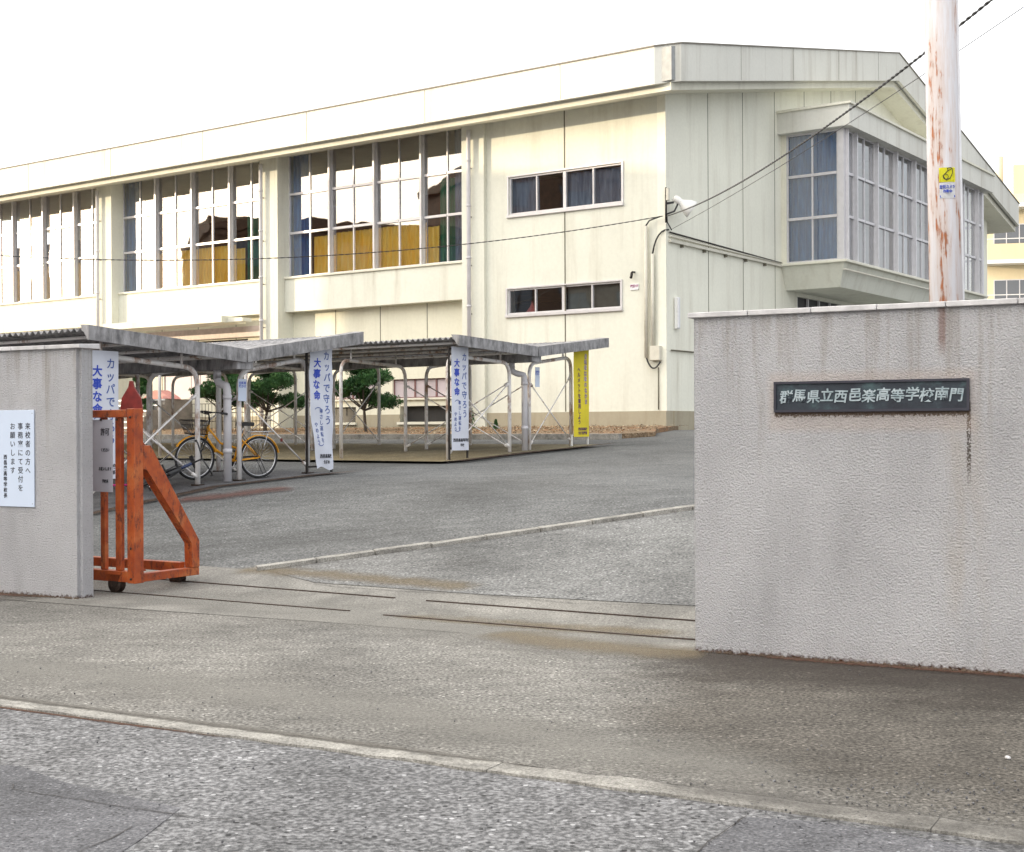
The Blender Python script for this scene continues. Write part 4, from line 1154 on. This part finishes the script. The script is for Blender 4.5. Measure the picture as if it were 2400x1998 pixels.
# ------------------------------------------------------------------ bicycle sheds
SA = KA
def shed(lab, ol, il, ir, orr, rl, rv, rr, zl, zv, zr, frames, sl, s_end):
    org = Vector((*vu((ol + orr) / 2, 0), 0)); t0_ = (ol + orr) / 2
    org.z = hz(org.x, org.y)
    e = empty('bicycle_shed', org, SA, lab, 'shed', 'butterfly roofed bicycle sheds')
    def L(t, s_, z): return (t - t0_, s_, z - org.z)
    def gz(t, s_): x, y = vu(t, s_); return hz(x, y)
    def zt(t): return zl + (zv - zl) * (t - rl) / (rv - rl) if t < rv else zv + (zr - zv) * (t - rv) / (rr - rv)
    for j, s_ in enumerate(frames):
        for (a, b) in ((ol, il), (ir, orr)):
            za, zb_ = zt(a) - .34, zt(b) - .34
            pts = [L(a, s_, gz(a, s_) - .1), L(a, s_, za - .30)] + arc(L(a, s_, za - .28), L(a, s_, za), L(a + .24, s_, za + (zb_ - za) * .12), 6) \
                + arc(L(b - .24, s_, zb_ - (zb_ - za) * .12), L(b, s_, zb_), L(b, s_, zb_ - .28), 6) + [L(b, s_, zb_ - .30), L(b, s_, gz(b, s_) - .1)]
            bm = bmo(); tube(bm, pts, .036 if a > 3 else .039, 10); fr = obj('arch_frame', bm, MT['post'], e)
            for t in (a, b):
              bm = bmo(); box(bm, L(t, 0, 0)[0] - .07, L(t, 0, 0)[0] + .07, s_ - .07, s_ + .07, L(0, 0, gz(t, s_))[2], L(0, 0, gz(t, s_))[2] + .03)
              obj('foot_plate', bm, MT['rust_steel'], fr)
            # stub that carries the roof
            for t in (a + .3, b - .3):
              bm = bmo(); tube(bm, [L(t, s_, zt(t) - .34), L(t, s_, zt(t) - .12)], .02, 6)
              obj('roof_stub', bm, MT['post'], fr)
    # cross rods
    def rod(p, q, w=.012):
        bm = bmo(); tube(bm, [p, q], w, 6)
        a, b = Vector(p), Vector(q); d = (b - a).normalized()
        tube(bm, [a + d * .02, a + d * .13], w * 2.2, 6); tube(bm, [b - d * .13, b - d * .02], w * 2.2, 6)
        obj('brace_rod', bm, MT['post'], e)
    s0, s1 = frames[0], frames[1]
    for t in (il, ir):
        rod(L(t, s0, zt(t) - .72), L(t, s1, gz(t, s1) + .12)); rod(L(t, s1, zt(t) - .72), L(t, s0, gz(t, s0) + .12))
    rod(L(ir, s0, zt(ir) - .72), L(orr, s0, gz(orr, s0) + .12)); rod(L(ol, s0, zt(ol) - .72), L(il, s0, gz(il, s0) + .12)); rod(L(il, s0, zt(il) - .72), L(ol, s0, gz(ol, s0) + .12))
    if ol > 3: rod(L(orr, s0, zt(orr) - .72), L(ir, s0, gz(ir, s0) + .12))
    s2, s3 = frames[2], frames[3]
    for t in (il, ir):
        rod(L(t, s2, zt(t) - .72), L(t, s3, gz(t, s3) + .12)); rod(L(t, s3, zt(t) - .72), L(t, s2, gz(t, s2) + .12))
    rod(L(ir, s2, zt(ir) - .72), L(orr, s2, gz(orr, s2) + .12)); rod(L(orr, s2, zt(orr) - .72), L(ir, s2, gz(ir, s2) + .12))
    # purlins
    for (a, b) in ((rl, rv), (rv, rr)):
        for k in range(4):
            t = a + (b - a) * (.1 + .8 * k / 3)
            bm = bmo(); tube(bm, [L(t, sl + .04, zt(t) - .12), L(t, s_end, zt(t) - .12)], .024, 6); obj('purlin', bm, MT['post'], e)
    # corrugated roof sheets, one wing each
    for (a, b) in ((rl, rv - .10), (rv + .10, rr)):
        bm = bmo(); P = .13; n = int((s_end - sl - .03) / (P / 6)); prev = None
        for i in range(n + 1):
            s_ = sl + .03 + i * P / 6; w = .024 * math.cos(2 * math.pi * i / 6)
            m_ = 3
            row = [[bm.verts.new(L(a + (b - a) * k / m_, s_, zt(a + (b - a) * k / m_) - .055 + w + dz)) for k in range(m_ + 1)] for dz in (0, -.008)]
            if prev:
                for k in range(m_):
                    bm.faces.new([prev[0][k], prev[0][k + 1], row[0][k + 1], row[0][k]]).smooth = True
                    bm.faces.new([prev[1][k], row[1][k], row[1][k + 1], prev[1][k + 1]]).smooth = True
                bm.faces.new([prev[0][0], row[0][0], row[1][0], prev[1][0]]); bm.faces.new([prev[0][-1], prev[1][-1], row[1][-1], row[0][-1]])
            prev = row
        obj('roof_sheet', bm, MT['sheetroof'], e)
    # verge boards at the end
    for (a, b) in ((rl, rv), (rv + .02, rr)):
        bm = bmo(); n = 7
        for k in range(n):
            ta, tb = a + (b - a) * k / n, a + (b - a) * (k + 1) / n - .004
            hexa(bm, [L(ta, sl - .03, zt(ta) - .2), L(tb, sl - .03, zt(tb) - .2), L(tb, sl, zt(tb) - .2), L(ta, sl, zt(ta) - .2), L(ta, sl - .03, zt(ta) - .0), L(tb, sl - .03, zt(tb) - .0), L(tb, sl + .16, zt(tb) + .012), L(ta, sl + .16, zt(ta) + .012)])
        obj('verge_board', bm, MT['sheetroof'], e)
    # valley gutter and downspout
    bm = bmo(); g0 = (rv - .16, rv + .16)
    hexa(bm, [L(g0[0], sl + .01, zv - .30), L(g0[1], sl + .01, zv - .30), L(g0[1], s_end, zv - .30), L(g0[0], s_end, zv - .30), L(g0[0], sl + .01, zv - .14), L(g0[1], sl + .01, zv - .14), L(g0[1], s_end, zv - .14), L(g0[0], s_end, zv - .14)])
    obj('valley_gutter', bm, MT['sheetroof'], e)
    bm = bmo(); td = (il + ir) / 2 + .18
    zg = gz(td, 0)
    tube(bm, [L(rv - .02, .2, zv - .30), L(rv - .02, .2, zv - .42)] + arc(L(rv - .02, .2, zv - .42), L(rv - .02, .2, zv - .52), L(td, .03, zv - .54), 5) + arc(L(td, .03, zv - .55), L(td, 0, zv - .58), L(td, 0, zv - .72), 4) + [L(td, 0, zg + .02)], .062, 12)
    for z in (zv - .75, zg + .45): tube(bm, [L(td, 0, z), L(td, 0, z + .07)], .072, 12)
    obj('downspout', bm, MT['pvc'], e)
    return e, L, gz, zt
fr1 = [0, 2.1, 4.2, 6.3, 8.4, 10.5]
sh1 = shed('grey butterfly roofed bicycle shed nearest the gate, sheltering the yellow bicycle', -2.05, 0, .84, 2.35, -2.28, .60, 3.26, 2.92, 2.72, 3.13, fr1, -.4, 12.0)
fr2 = [0, 2.66, 5.32, 8.0, 10.66, 13.3, 16]
sh2 = shed('farther butterfly roofed bicycle shed with concrete floor, yellow banner at its right post', 6.08, 8.06, 8.75, 10.3, 5.88, 8.45, 11.15, 3.22, 3.12, 3.43, fr2, -.4, 18.0)

# small blue and white sticker on the first shed's post
p = vu(.84, -.07)
e = empty('post_sticker', (p[0], p[1], 1.5 - (912 - CY) / FPX * 21.2), KA + R(-90) + R(90), 'small pale blue poster tied to the white post beside the grey downspout', 'sign')
bm = bmo(); box(bm, -.09, .08, -.012, -.006, -.17, .17); obj('board', bm, MT['sign_white'], e)
bm = bmo(); text_bm(bm, '自転車\n鍵かけ', .05, Matrix.Translation((0, -.0125, .13)) @ RX, bold=.001); obj('lettering', bm, MT['ink_blue'], e)
p = vu(8.93 + .0, -.07)
e = empty('post_sticker', (p[0], p[1], EYE + (CY - 884) / FPX * 27.6), KA, 'small pale blue poster tied high on the downspout of the farther shed', 'sign')
bm = bmo(); box(bm, -.08, .08, -.012, -.006, -.2, .2); obj('board', bm, MT['sign_white'], e)
bm = bmo(); text_bm(bm, '自転車\n鍵かけ', .05, Matrix.Translation((0, -.0125, .13)) @ RX, bold=.001); obj('lettering', bm, MT['ink_blue'], e)

# ------------------------------------------------------------------ banners
def banner(lab, t, w, z0, z1, cloth, lines, legcol, taper=0.0, grp=None, s_=-.16, stand=False):
    x, y = vu(t, s_)
    e = empty('vertical_banner', (x, y, hz(x, y)), KA, lab, 'banner', grp)
    g0 = hz(x, y)
    # cloth, bellied a little, optionally narrowing to the lower left
    bm = bmo(); nx, nz = 8, 30; rows = []
    for j in range(nz + 1):
        v = j / nz
        left = taper * max(0, (.55 - v) / .55) ** 1.2
        r = []
        for i in range(nx + 1):
            u_ = i / nx
            xx = .03 + left + (w - left) * u_
            yy = -.012 * math.sin(u_ * math.pi) * (1 + .5 * math.sin(v * 7)) + (.012 * math.sin(v * 19 + u_ * 4) if taper else .003 * math.sin(v * 11))
            r.append(bm.verts.new((xx, yy, z0 - g0 + (z1 - z0) * v + (.03 * math.sin(u_ * 6) * (1 - v) ** 6 if taper else 0))))
        rows.append(r)
    for a, b in zip(rows, rows[1:]):
        for i in range(nx): bm.faces.new([a[i], a[i + 1], b[i + 1], b[i]]).smooth = True
    obj('cloth', bm, MT[cloth], e)
    H = z1 - z0
    for nm, s, fx, fz, size, mat, bold, line in lines:
        bm = bmo()
        if nm == 'v': col_text(bm, s, .03 + w * fx, z1 - g0 - H * fz, size, y=0, bold=bold, line=line)
        else: text_bm(bm, s, size, Matrix.Translation((.03 + w * fx, 0, z1 - g0 - H * fz)) @ RX, bold=bold, sx=line)
        for vx in bm.verts:                    # lie on the cloth
            v = (vx.co.z + g0 - z0) / H; left = taper * max(0, (.55 - v) / .55) ** 1.2
            u0 = min(1, max(0, (vx.co.x - .03) / w))
            vx.co.x = .03 + left + (w - left) * u0
            u_ = u0
            yy = -.012 * math.sin(u_ * math.pi) * (1 + .5 * math.sin(v * 7)) + (.012 * math.sin(v * 19 + u_ * 4) if taper else .003 * math.sin(v * 11))
            vx.co.y = yy - .004 + vx.co.y
        obj('lettering', bm, MT[mat], e)
    for k, xx in enumerate((0, w + .03)):
        x2, y2 = vu(t + xx, s_)
        bm = bmo(); box(bm, xx - .016, xx + .016, .022, .05, hz(x2, y2) - g0, (z0 - g0 + .05 if stand else (z1 - g0 if k == 0 or not taper else z0 - g0 + .1))); obj('leg', bm, MT[legcol], e)
    bm = bmo(); box(bm, .016, w + .014, .025, .047, z0 - g0 + .02, z0 - g0 + .05); None if stand else box(bm, .016, w + .014, .025, .047, z1 - g0 - .05, z1 - g0 - .02); obj('crossbar', bm, MT[legcol], e)
    return e
main = lambda b1, b2: [('v', 'カッパで守ろう', .73, .06, .160, 'ink_navy', .0015, 1.10), ('v', '大事な命', .30, .12, .160, 'ink_blue', .0045, 1.10),
        ('v', '（', .30, .46, .15, 'ink_navy', .0, 1.0), ('v', '傘さし運転を', .43, .52, .085, 'ink_navy', .0005, 1.12), ('v', 'やめよう', .20, .63, .085, 'ink_navy', .0005, 1.1),
        ('v', '）', .30, .80, .15, 'ink_navy', .0, 1.0), ('h', b1, .55, .885, .07, 'ink_black', .0016, 1.0), ('h', b2, .58, .935, .06, 'ink_black', .0012, 1.0)]
GRP = 'white raincoat safety banners at the shed posts'
banner('white banner with blue vertical writing, partly hidden behind the left gate wall and orange gate', -2.13, .52, .83, 2.60, 'banner', main('西邑楽高校', '生徒指導部'), 'steel_dark', 0, GRP)
banner('wrinkled white banner with blue writing, its lower left corner curled inward, on dark legs', 2.21, .54, .86, 2.90, 'banner', main('西邑楽高校', '生徒会'), 'steel_dark', .17, GRP)
banner('straight taut white banner with blue writing at the left post of the farther shed', 5.96, .52, 1.10, 3.02, 'banner', main('西邑楽高等学校', '学校'), 'steel_dark', 0, GRP)
banner('yellow banner with dark vertical writing standing on a small white frame', 10.13, .60, 1.32, 3.18, 'banner_yellow',
       [('v', '自転車は車のなかま', .76, .06, .115, 'ink_pink', .006, 1.04), ('v', '自転車は車のなかま', .76, .0605, .115, 'ink_purple', .0005, 1.04), ('v', 'ヘルメットを着用しよう', .33, .215, .108, 'ink_purple', .0022, 1.02), ('h', '西邑楽高校', .55, .895, .07, 'ink_purple', .0015, 1.0), ('h', '生徒指導部', .55, .94, .07, 'ink_purple', .0015, 1.0)], 'white', stand=True)

# ------------------------------------------------------------------ bicycles
def bicycle(name, frame_mat, lab, basket=True, fender='bike_yellow'):
    """local x forward, wheels in the xz plane, ground at z = 0"""
    e = empty(name, (0, 0, 0), 0, lab, 'bicycle')
    RWh, WB = .33, 1.08
    def wheel(x):
        bm = bmo(); n = 40
        tube(bm, [(x + math.cos(2 * math.pi * k / n) * (RWh - .017), 0, RWh + math.sin(2 * math.pi * k / n) * (RWh - .017)) for k in range(n + 1)], .017, 8, cap=False)
        w = obj('wheel', bm, MT['tyre'], e)
        bm = bmo()
        tube(bm, [(x + math.cos(2 * math.pi * k / n) * (RWh - .042), 0, RWh + math.sin(2 * math.pi * k / n) * (RWh - .042)) for k in range(n + 1)], .011, 6, cap=False)
        obj('rim', bm, MT['chrome'], w)
        bm = bmo()
        for k in range(28):
            a = 2 * math.pi * k / 28; b = a + (.5 if k % 2 else -.5)
            tube(bm, [(x + math.cos(b) * .022, .025 * (1 if k % 4 < 2 else -1), RWh + math.sin(b) * .022), (x + math.cos(a) * (RWh - .05), 0, RWh + math.sin(a) * (RWh - .05))], .0022, 4)
        obj('spokes', bm, MT['chrome'], w)
        bm = bmo(); tube(bm, [(x, -.045, RWh), (x, .045, RWh)], .022, 10); obj('hub', bm, MT['chrome'], w)
    wheel(0); wheel(WB)
    def t(nm, pts, r, m, n=8):
        bm = bmo(); tube(bm, pts, r, n); return obj(nm, bm, MT[m] if isinstance(m, str) else m, e)
    BB = (.43, 0, .28); HT, HB = (.86, 0, .84), (.90, 0, .66)
    bm = bmo()
    tube(bm, [HB, (.74, 0, .46), BB], .021, 8); tube(bm, [(.872, 0, .80), (.66, 0, .56), (.345, 0, .47)], .017, 8)
    tube(bm, [BB, (.30, 0, .70)], .017, 8); tube(bm, [HT, HB], .023, 8)
    for s_ in (-1, 1):
        tube(bm, [(BB[0], .02 * s_, BB[2]), (0, .055 * s_, RWh)], .011, 6); tube(bm, [(.32, .02 * s_, .62), (0, .055 * s_, RWh)], .010, 6)
    obj('frame', bm, MT[frame_mat], e)
    bm = bmo()
    for s_ in (-1, 1): tube(bm, [(.905, .03 * s_, .66), (.96, .05 * s_, .5), (WB, .052 * s_, RWh)], .012, 6)
    obj('fork', bm, MT['black'], e)
    for x, a0, a1 in ((0, .35, 2.95), (WB, .45, 2.6)):
        bm = bmo(); n = 16; rr_ = RWh + .025; prev = None
        for k in range(n + 1):
            a = a0 + (a1 - a0) * k / n if x == 0 else (2.9 - (2.9 - .55) * k / n)
            c_, s2 = math.cos(a), math.sin(a)
            row = [bm.verts.new((x + c_ * (rr_ + dr), yy, RWh + s2 * (rr_ + dr))) for yy, dr in ((-.028, -.012), (-.02, .002), (.02, .002), (.028, -.012))]
            if prev:
                for j in range(3): bm.faces.new([prev[j], prev[j + 1], row[j + 1], row[j]]).smooth = True
            prev = row
        obj('mudguard', bm, MT[fender], e)
    t('seat_post', [(.30, 0, .70), (.275, 0, .83)], .013, 'chrome')
    bm = bmo(); prism(bm, [(.40, -.02), (.42, 0), (.40, .02), (.27, .05), (.17, .105), (.135, .10), (.125, 0), (.135, -.10), (.17, -.105), (.27, -.05)], 'z', .825, .885); bevel(bm, .012, 2)
    obj('saddle', bm, MT['black'], e)
    t('stem', [HT, (.845, 0, .93), (.86, 0, 1.0)], .013, 'black')
    hb = arc((.86, 0, 1.0), (.95, .04, 1.02), (.90, .20, 1.04), 5) + arc((.90, .21, 1.04), (.86, .27, 1.05), (.70, .28, 1.02), 5)
    t('handlebar', [(x, -y, z) for x, y, z in hb[::-1]] + hb[1:], .011, 'black')
    for s_ in (-1, 1): t('grip', [(.80, .28 * s_, 1.036), (.69, .28 * s_, 1.02)], .017, 'black')
    t('crank', [(.43, .06, .28), (.50, .07, .13)], .009, 'chrome'); t('crank', [(.43, -.06, .28), (.36, -.07, .43)], .009, 'chrome')
    for s_, p in ((1, (.50, .07, .13)), (-1, (.36, -.07, .43))):
        bm = bmo(); box(bm, p[0] - .045, p[0] + .045, min(p[1], p[1] + .09 * s_), max(p[1], p[1] + .09 * s_), p[2] - .012, p[2] + .012); obj('pedal', bm, MT['black'], e)
    bm = bmo(); lathe(bm, [(.02, -.004), (.085, -.004), (.085, .004), (.02, .004)], 24, Matrix.Translation((.43, -.045, .28)) @ Matrix.Rotation(R(90), 4, 'X')); obj('chainring', bm, MT['black'], e)
    bm = bmo(); hexa(bm, [(0, -.055, .30), (.45, -.055, .22), (.45, -.045, .22), (0, -.045, .30), (0, -.055, .36), (.45, -.055, .34), (.45, -.045, .34), (0, -.045, .36)]); obj('chain_guard', bm, MT['black'], e)
    bm = bmo()
    for s_ in (-1, 1):
        tube(bm, [(.02, .06 * s_, RWh), (-.13, .075 * s_, .02), (.03, .07 * s_, .02)], .009, 6); tube(bm, [(.04, .06 * s_, .36), (.30, .05 * s_, .70)], .006, 5)
    obj('kickstand', bm, MT['black'], e)
    bm = bmo()
    for y in (-.065, 0, .065): tube(bm, [(-.22, y, .735), (.20, y, .735)], .006, 5)
    for x in (-.22, -.05, .12): tube(bm, [(x, -.065, .735), (x, .065, .735)], .006, 5)
    for s_ in (-1, 1): tube(bm, [(-.12, .065 * s_, .73), (.0, .065 * s_, RWh)], .006, 5)
    obj('carrier', bm, MT['chrome'], e)
    bm = bmo(); tube(bm, [(-.385, 0, .60), (-.40, 0, .60)], .03, 10); obj('reflector', bm, MT['red'], e)
    if basket:
        bm = bmo()
        def q(x, y, z): return (.92 + x, y, .70 + z)
        b, tt = (.13, .13), (.19, .19)
        for z, k in ((.0, 0.0), (.07, .33), (.14, .66), (.21, 1)):
            a = .02; lx = .24 + .08 * k; ly = .14 + .04 * k
            pts = [q(a, -ly, z), q(a + lx, -ly, z), q(a + lx, ly, z), q(a, ly, z), q(a, -ly, z)]
            tube(bm, pts, .007 if k in (0, 1) else .004, 5)
        for i in range(9):
            f_ = i / 8
            for sgn in (-1, 1): tube(bm, [q(.02 + .24 * f_, sgn * .14, 0), q(.02 + .32 * f_, sgn * .18, .21)], .004, 4)
            tube(bm, [q(.26, -.14 + .28 * f_, 0), q(.34, -.18 + .36 * f_, .21)], .004, 4); tube(bm, [q(.02, -.14 + .28 * f_, 0), q(.02, -.18 + .36 * f_, .21)], .004, 4)
        for i in range(6): tube(bm, [q(.02 + .05 * i, -.14, 0), q(.02 + .05 * i, .14, 0)], .003, 4)
        obj('basket', bm, MT['black'], e)
    return e
by = bicycle('bicycle', 'bike_yellow', 'yellow city bicycle with black front basket parked in the nearer shed')
fw, rw_ = Vector((-4.84, 20.9, 0)), Vector((-3.99, 21.56, 0))
by.location = (rw_.x, rw_.y, EYE - (1107 - CY) / FPX * 21.56 + .0)
by.rotation_euler = (R(-3), 0, math.atan2(fw.y - rw_.y, fw.x - rw_.x))
by.location.z = hz(rw_.x, rw_.y) + .012
fb = bicycle('bicycle', 'bluebike', 'dark blue bicycle lying fallen on the shed floor behind the orange gate', basket=False, fender='black')
fb.location = (-5.62, 20.75, hz(-5.6, 20.7) + .05)
fb.rotation_euler = (R(-66), 0, R(-78))
# pack with magenta strap beside it
pm = gp(290, 1140)
e = empty('bicycle_pump', (pm.x, pm.y, pm.z), R(15), 'black and magenta bicycle pump lying beside the fallen bicycle', 'pump')
bm = bmo(); tube(bm, [(-.3, 0, .04), (.25, 0, .05)], .018, 8); obj('barrel', bm, MT['magenta'], e)
bm = bmo(); tube(bm, [(.25, -.09, .05), (.25, .09, .05)], .014, 8); obj('handle', bm, MT['black'], e)
bm = bmo(); tube(bm, [(-.3, 0, .04), (-.42, .05, .03), (-.5, -.02, .02)], .010, 6); obj('hose', bm, MT['black'], e)

# ------------------------------------------------------------------ pruned evergreen trees
def tree(px, v_, H, Wd, lab, seed, pads=9, lean=.1):
    rnd = random.Random(seed)
    r = (px - CX) / FPX
    y = v_ / (V.y + V.x * r); x = r * y
    g0 = hz(x, y) + .08
    e = empty('pruned_tree', (x, y, g0), 0, lab, 'tree', 'pruned evergreens in the planting bed')
    def bend(a, b, k, n=5):
        a, b = Vector(a), Vector(b); m_ = (a + b) / 2 + Vector((rnd.uniform(-k, k), rnd.uniform(-k, k), rnd.uniform(-k * .3, k * .3)))
        return arc(a, m_, b, n)
    bm = bmo()
    fork = Vector((lean * .5, 0, H * .30))
    tube(bm, arc((0, 0, -.1), (-.04, .02, H * .15), fork, 6), [.055 - .003 * i for i in range(7)], 8)
    trunk = obj('trunk', bm, MT['bark'], e)
    centers = []
    for k in range(pads):
        a = 2 * math.pi * k / pads * 1.62 + rnd.uniform(-.3, .3)
        lvl = k / (pads - 1)
        rad = Wd / 2 * (.95 - .75 * lvl ** 1.2) * rnd.uniform(.7, 1.05)
        z = H * (.42 + .50 * lvl) + rnd.uniform(-.05, .05)
        centers.append((Vector((lean + math.cos(a) * rad, math.sin(a) * rad * .85, z)), Wd * rnd.uniform(.19, .29), .30))
    bm = bmo()
    for c, rr_, fl in centers:
        st_ = fork if c.z < H * .75 else Vector((lean * .8, 0, H * .6))
        pp = bend(st_, c - Vector((0, 0, rr_ * .12)), .12)
        tube(bm, pp, [.028 - .0035 * i for i in range(len(pp))], 6)
        for j in range(4):
            d = Vector((rnd.uniform(-1, 1), rnd.uniform(-1, 1), rnd.uniform(-.1, .3))) * rr_ * .9
            tube(bm, [pp[-2], c + d], [.008, .003], 4)
    tube(bm, arc(fork, (lean, .03, H * .5), (lean * .8, 0, H * .85), 5), [.035, .03, .026, .02, .015, .01], 6)
    obj('limbs', bm, MT['bark'], e)
    bm = bmo()
    for c, rr_, fl in centers:
        for i in range(950):
            while True:
                p = Vector((rnd.uniform(-1, 1), rnd.uniform(-1, 1), rnd.uniform(-1, 1)))
                if .25 < p.length < 1: break
            nn = .75 + .5 * noise.noise(Vector((p.x * 2.2 + seed, p.y * 2.2, p.z * 2.2 + c.z * 3)))
            q = c + Vector((p.x * rr_ * nn, p.y * rr_ * nn, p.z * rr_ * .55 * nn))
            # needle tuft: 3 thin blades pointing up and out
            for b in range(3):
                d = (p.normalized() * .6 + Vector((rnd.uniform(-.8, .8), rnd.uniform(-.8, .8), rnd.uniform(-.1, 1)))).normalized() * rnd.uniform(.03, .09)
                s_ = d.cross(Vector((rnd.uniform(-1, 1), rnd.uniform(-1, 1), rnd.uniform(-1, 1)))).normalized() * rnd.uniform(.008, .016)
                bm.faces.new([bm.verts.new(q - s_ * .4), bm.verts.new(q + d * .5 - s_), bm.verts.new(q + d), bm.verts.new(q + d * .5 + s_)])
    obj('crown', bm, MT['leaf'], e)
    return e
tree(858, 29.2, 2.05, 1.75, 'pruned evergreen with cloud-like pads seen right of the curled white banner', 3, 12, -.1)
tree(622, 29.0, 2.1, 2.0, 'pruned evergreen just right of the yellow bicycle rear wheel', 11, 13, .1)
tree(520, 29.4, 2.1, 1.9, 'pruned evergreen standing behind the yellow bicycle front, left of the grey downspout', 23, 12, 0)
tree(330, 30.8, 1.9, 1.0, 'small evergreen far back behind the red latch plate of the gate', 31, 6, 0)
# low conical bush and a grassy tuft by the plinth
def shrub(px, v_, H, lab, seed):
    rnd = random.Random(seed); r = (px - CX) / FPX; y = v_ / (V.y + V.x * r); x = r * y
    e = empty('shrub', (x, y, hz(x, y) + .08), 0, lab, 'shrub')
    bm = bmo(); tube(bm, [(0, 0, -.05), (.01, 0, H * .5)], [.02, .008], 6); obj('stem', bm, MT['bark'], e)
    bm = bmo()
    for i in range(900):
        h = rnd.random(); rad = H * .28 * (1 - h) ** .7 * rnd.random() ** .5; a = rnd.uniform(0, 6.28)
        q = Vector((math.cos(a) * rad, math.sin(a) * rad, .05 + h * H)); d = Vector((rnd.uniform(-.6, .6), rnd.uniform(-.6, .6), 1)).normalized() * .07; s_ = Vector((rnd.uniform(-1, 1), rnd.uniform(-1, 1), 0)).normalized() * .012
        bm.faces.new([bm.verts.new(q - s_), bm.verts.new(q + d * .5 + s_), bm.verts.new(q + d)])
    obj('leaves', bm, MT['leaf'], e)
shrub(1099, 29.5, .75, 'narrow dark pointed shrub just right of the straight white banner', 5)
shrub(1162, 29.6, .22, 'tiny dark shrub at the foot of the gymnasium wall between shed posts', 6)

# ------------------------------------------------------------------ neighbouring school blocks
def block(nm, loc, rz, Lx, Ly, floors, fh, wallm, lab, bal=False, win=(2.4, 1.5), pitch=3.4, base=0, tank=False):
    e = empty(nm, loc, rz, lab, 'building')
    H = floors * fh
    bm = bmo(); box(bm, 0, Lx, 0, Ly, -1, H); obj('wall', bm, MT[wallm], e)
    bm = bmo(); box(bm, -.25, Lx + .25, -.25, Ly + .25, H + .001, H + .65); bevel(bm, .02, 1); obj('roof_parapet', bm, MT[wallm], e)
    for k in range(floors):
        z = k * fh
        bm = bmo(); box(bm, -.2, Lx + .2, -(1.3 if bal else .12), -.001, z + fh - .35, z + fh - .1); obj('floor_band', bm, MT['white' if bal else wallm], e)
        n = int(Lx / pitch)
        for i in range(n):
            x = (i + .5) * Lx / n
            bm = bmo(); w, h = win
            box(bm, x - w / 2, x + w / 2, -.05, -.002, z + .9, z + .9 + .06); box(bm, x - w / 2, x + w / 2, -.05, -.002, z + .84 + h, z + .9 + h)
            for a in (-.5, -.17, .17, .46): box(bm, x + w * a, x + w * a + .06, -.048, -.003, z + .96, z + .84 + h)
            f = obj('window', bm, MT['frame' if bal else 'dark'], e)
            bm = bmo(); box(bm, x - w / 2 + .02, x + w / 2 - .02, -.03, -.004, z + .93, z + .87 + h); obj('pane', bm, winmat, f)
        if bal and k:
            bm = bmo(); box(bm, 0, Lx, -1.3, -1.2, z - .1, z + .95); obj('balcony_wall', bm, MT[wallm], e)
            bm = bmo()
            for i in range(int(Lx / .25)):
                if (i // 10) % 3 == 1: box(bm, i * .25, i * .25 + .05, -1.28, -1.24, z + .96, z + 1.25)
            box(bm, 0, Lx, -1.3, -1.22, z + 1.25, z + 1.3)
            obj('balcony_railing', bm, MT['white'], e)
    if tank:
        bm = bmo(); box(bm, 2, 5, 2, 5, H + .66, H + 3.0); obj('roof_tower', bm, MT[wallm], e)
        bm = bmo(); tube(bm, [(1.0, 1, H + .66), (1.0, 1, H + 3.4)], .25, 10); obj('chimney', bm, MT['sun_cream'], e)
    return e
g = G('far_window_glass')
winmat = g.done((.09, .10, .12), .08, 0, None, .8)
pr = (2312 - CX) / FPX
Yr = 92
block('school_block', (pr * Yr, Yr, 1.5), R(-14), 13.6, 12, 4, 3.7, 'sun_cream', 'cream school block with white balconies in sunlight far right beyond the gymnasium', bal=True, tank=True)
# the classroom block across the yard on the left: seen mirrored in the gym windows, it keeps the yard in shade
block('classroom_block', (-40, 27.4, .8), R(90), 15.6, 14, 4, 2.98, 'brown_wall', 'lower brown classroom block left of the yard, mirrored in the big gymnasium windows', pitch=4.0)
block('classroom_block', (-40, -60, .8), R(90), 87, 14, 5, 3.25, 'brown_wall', 'taller brown classroom block left of the yard, mirrored in the small upper gymnasium window', pitch=4.0)
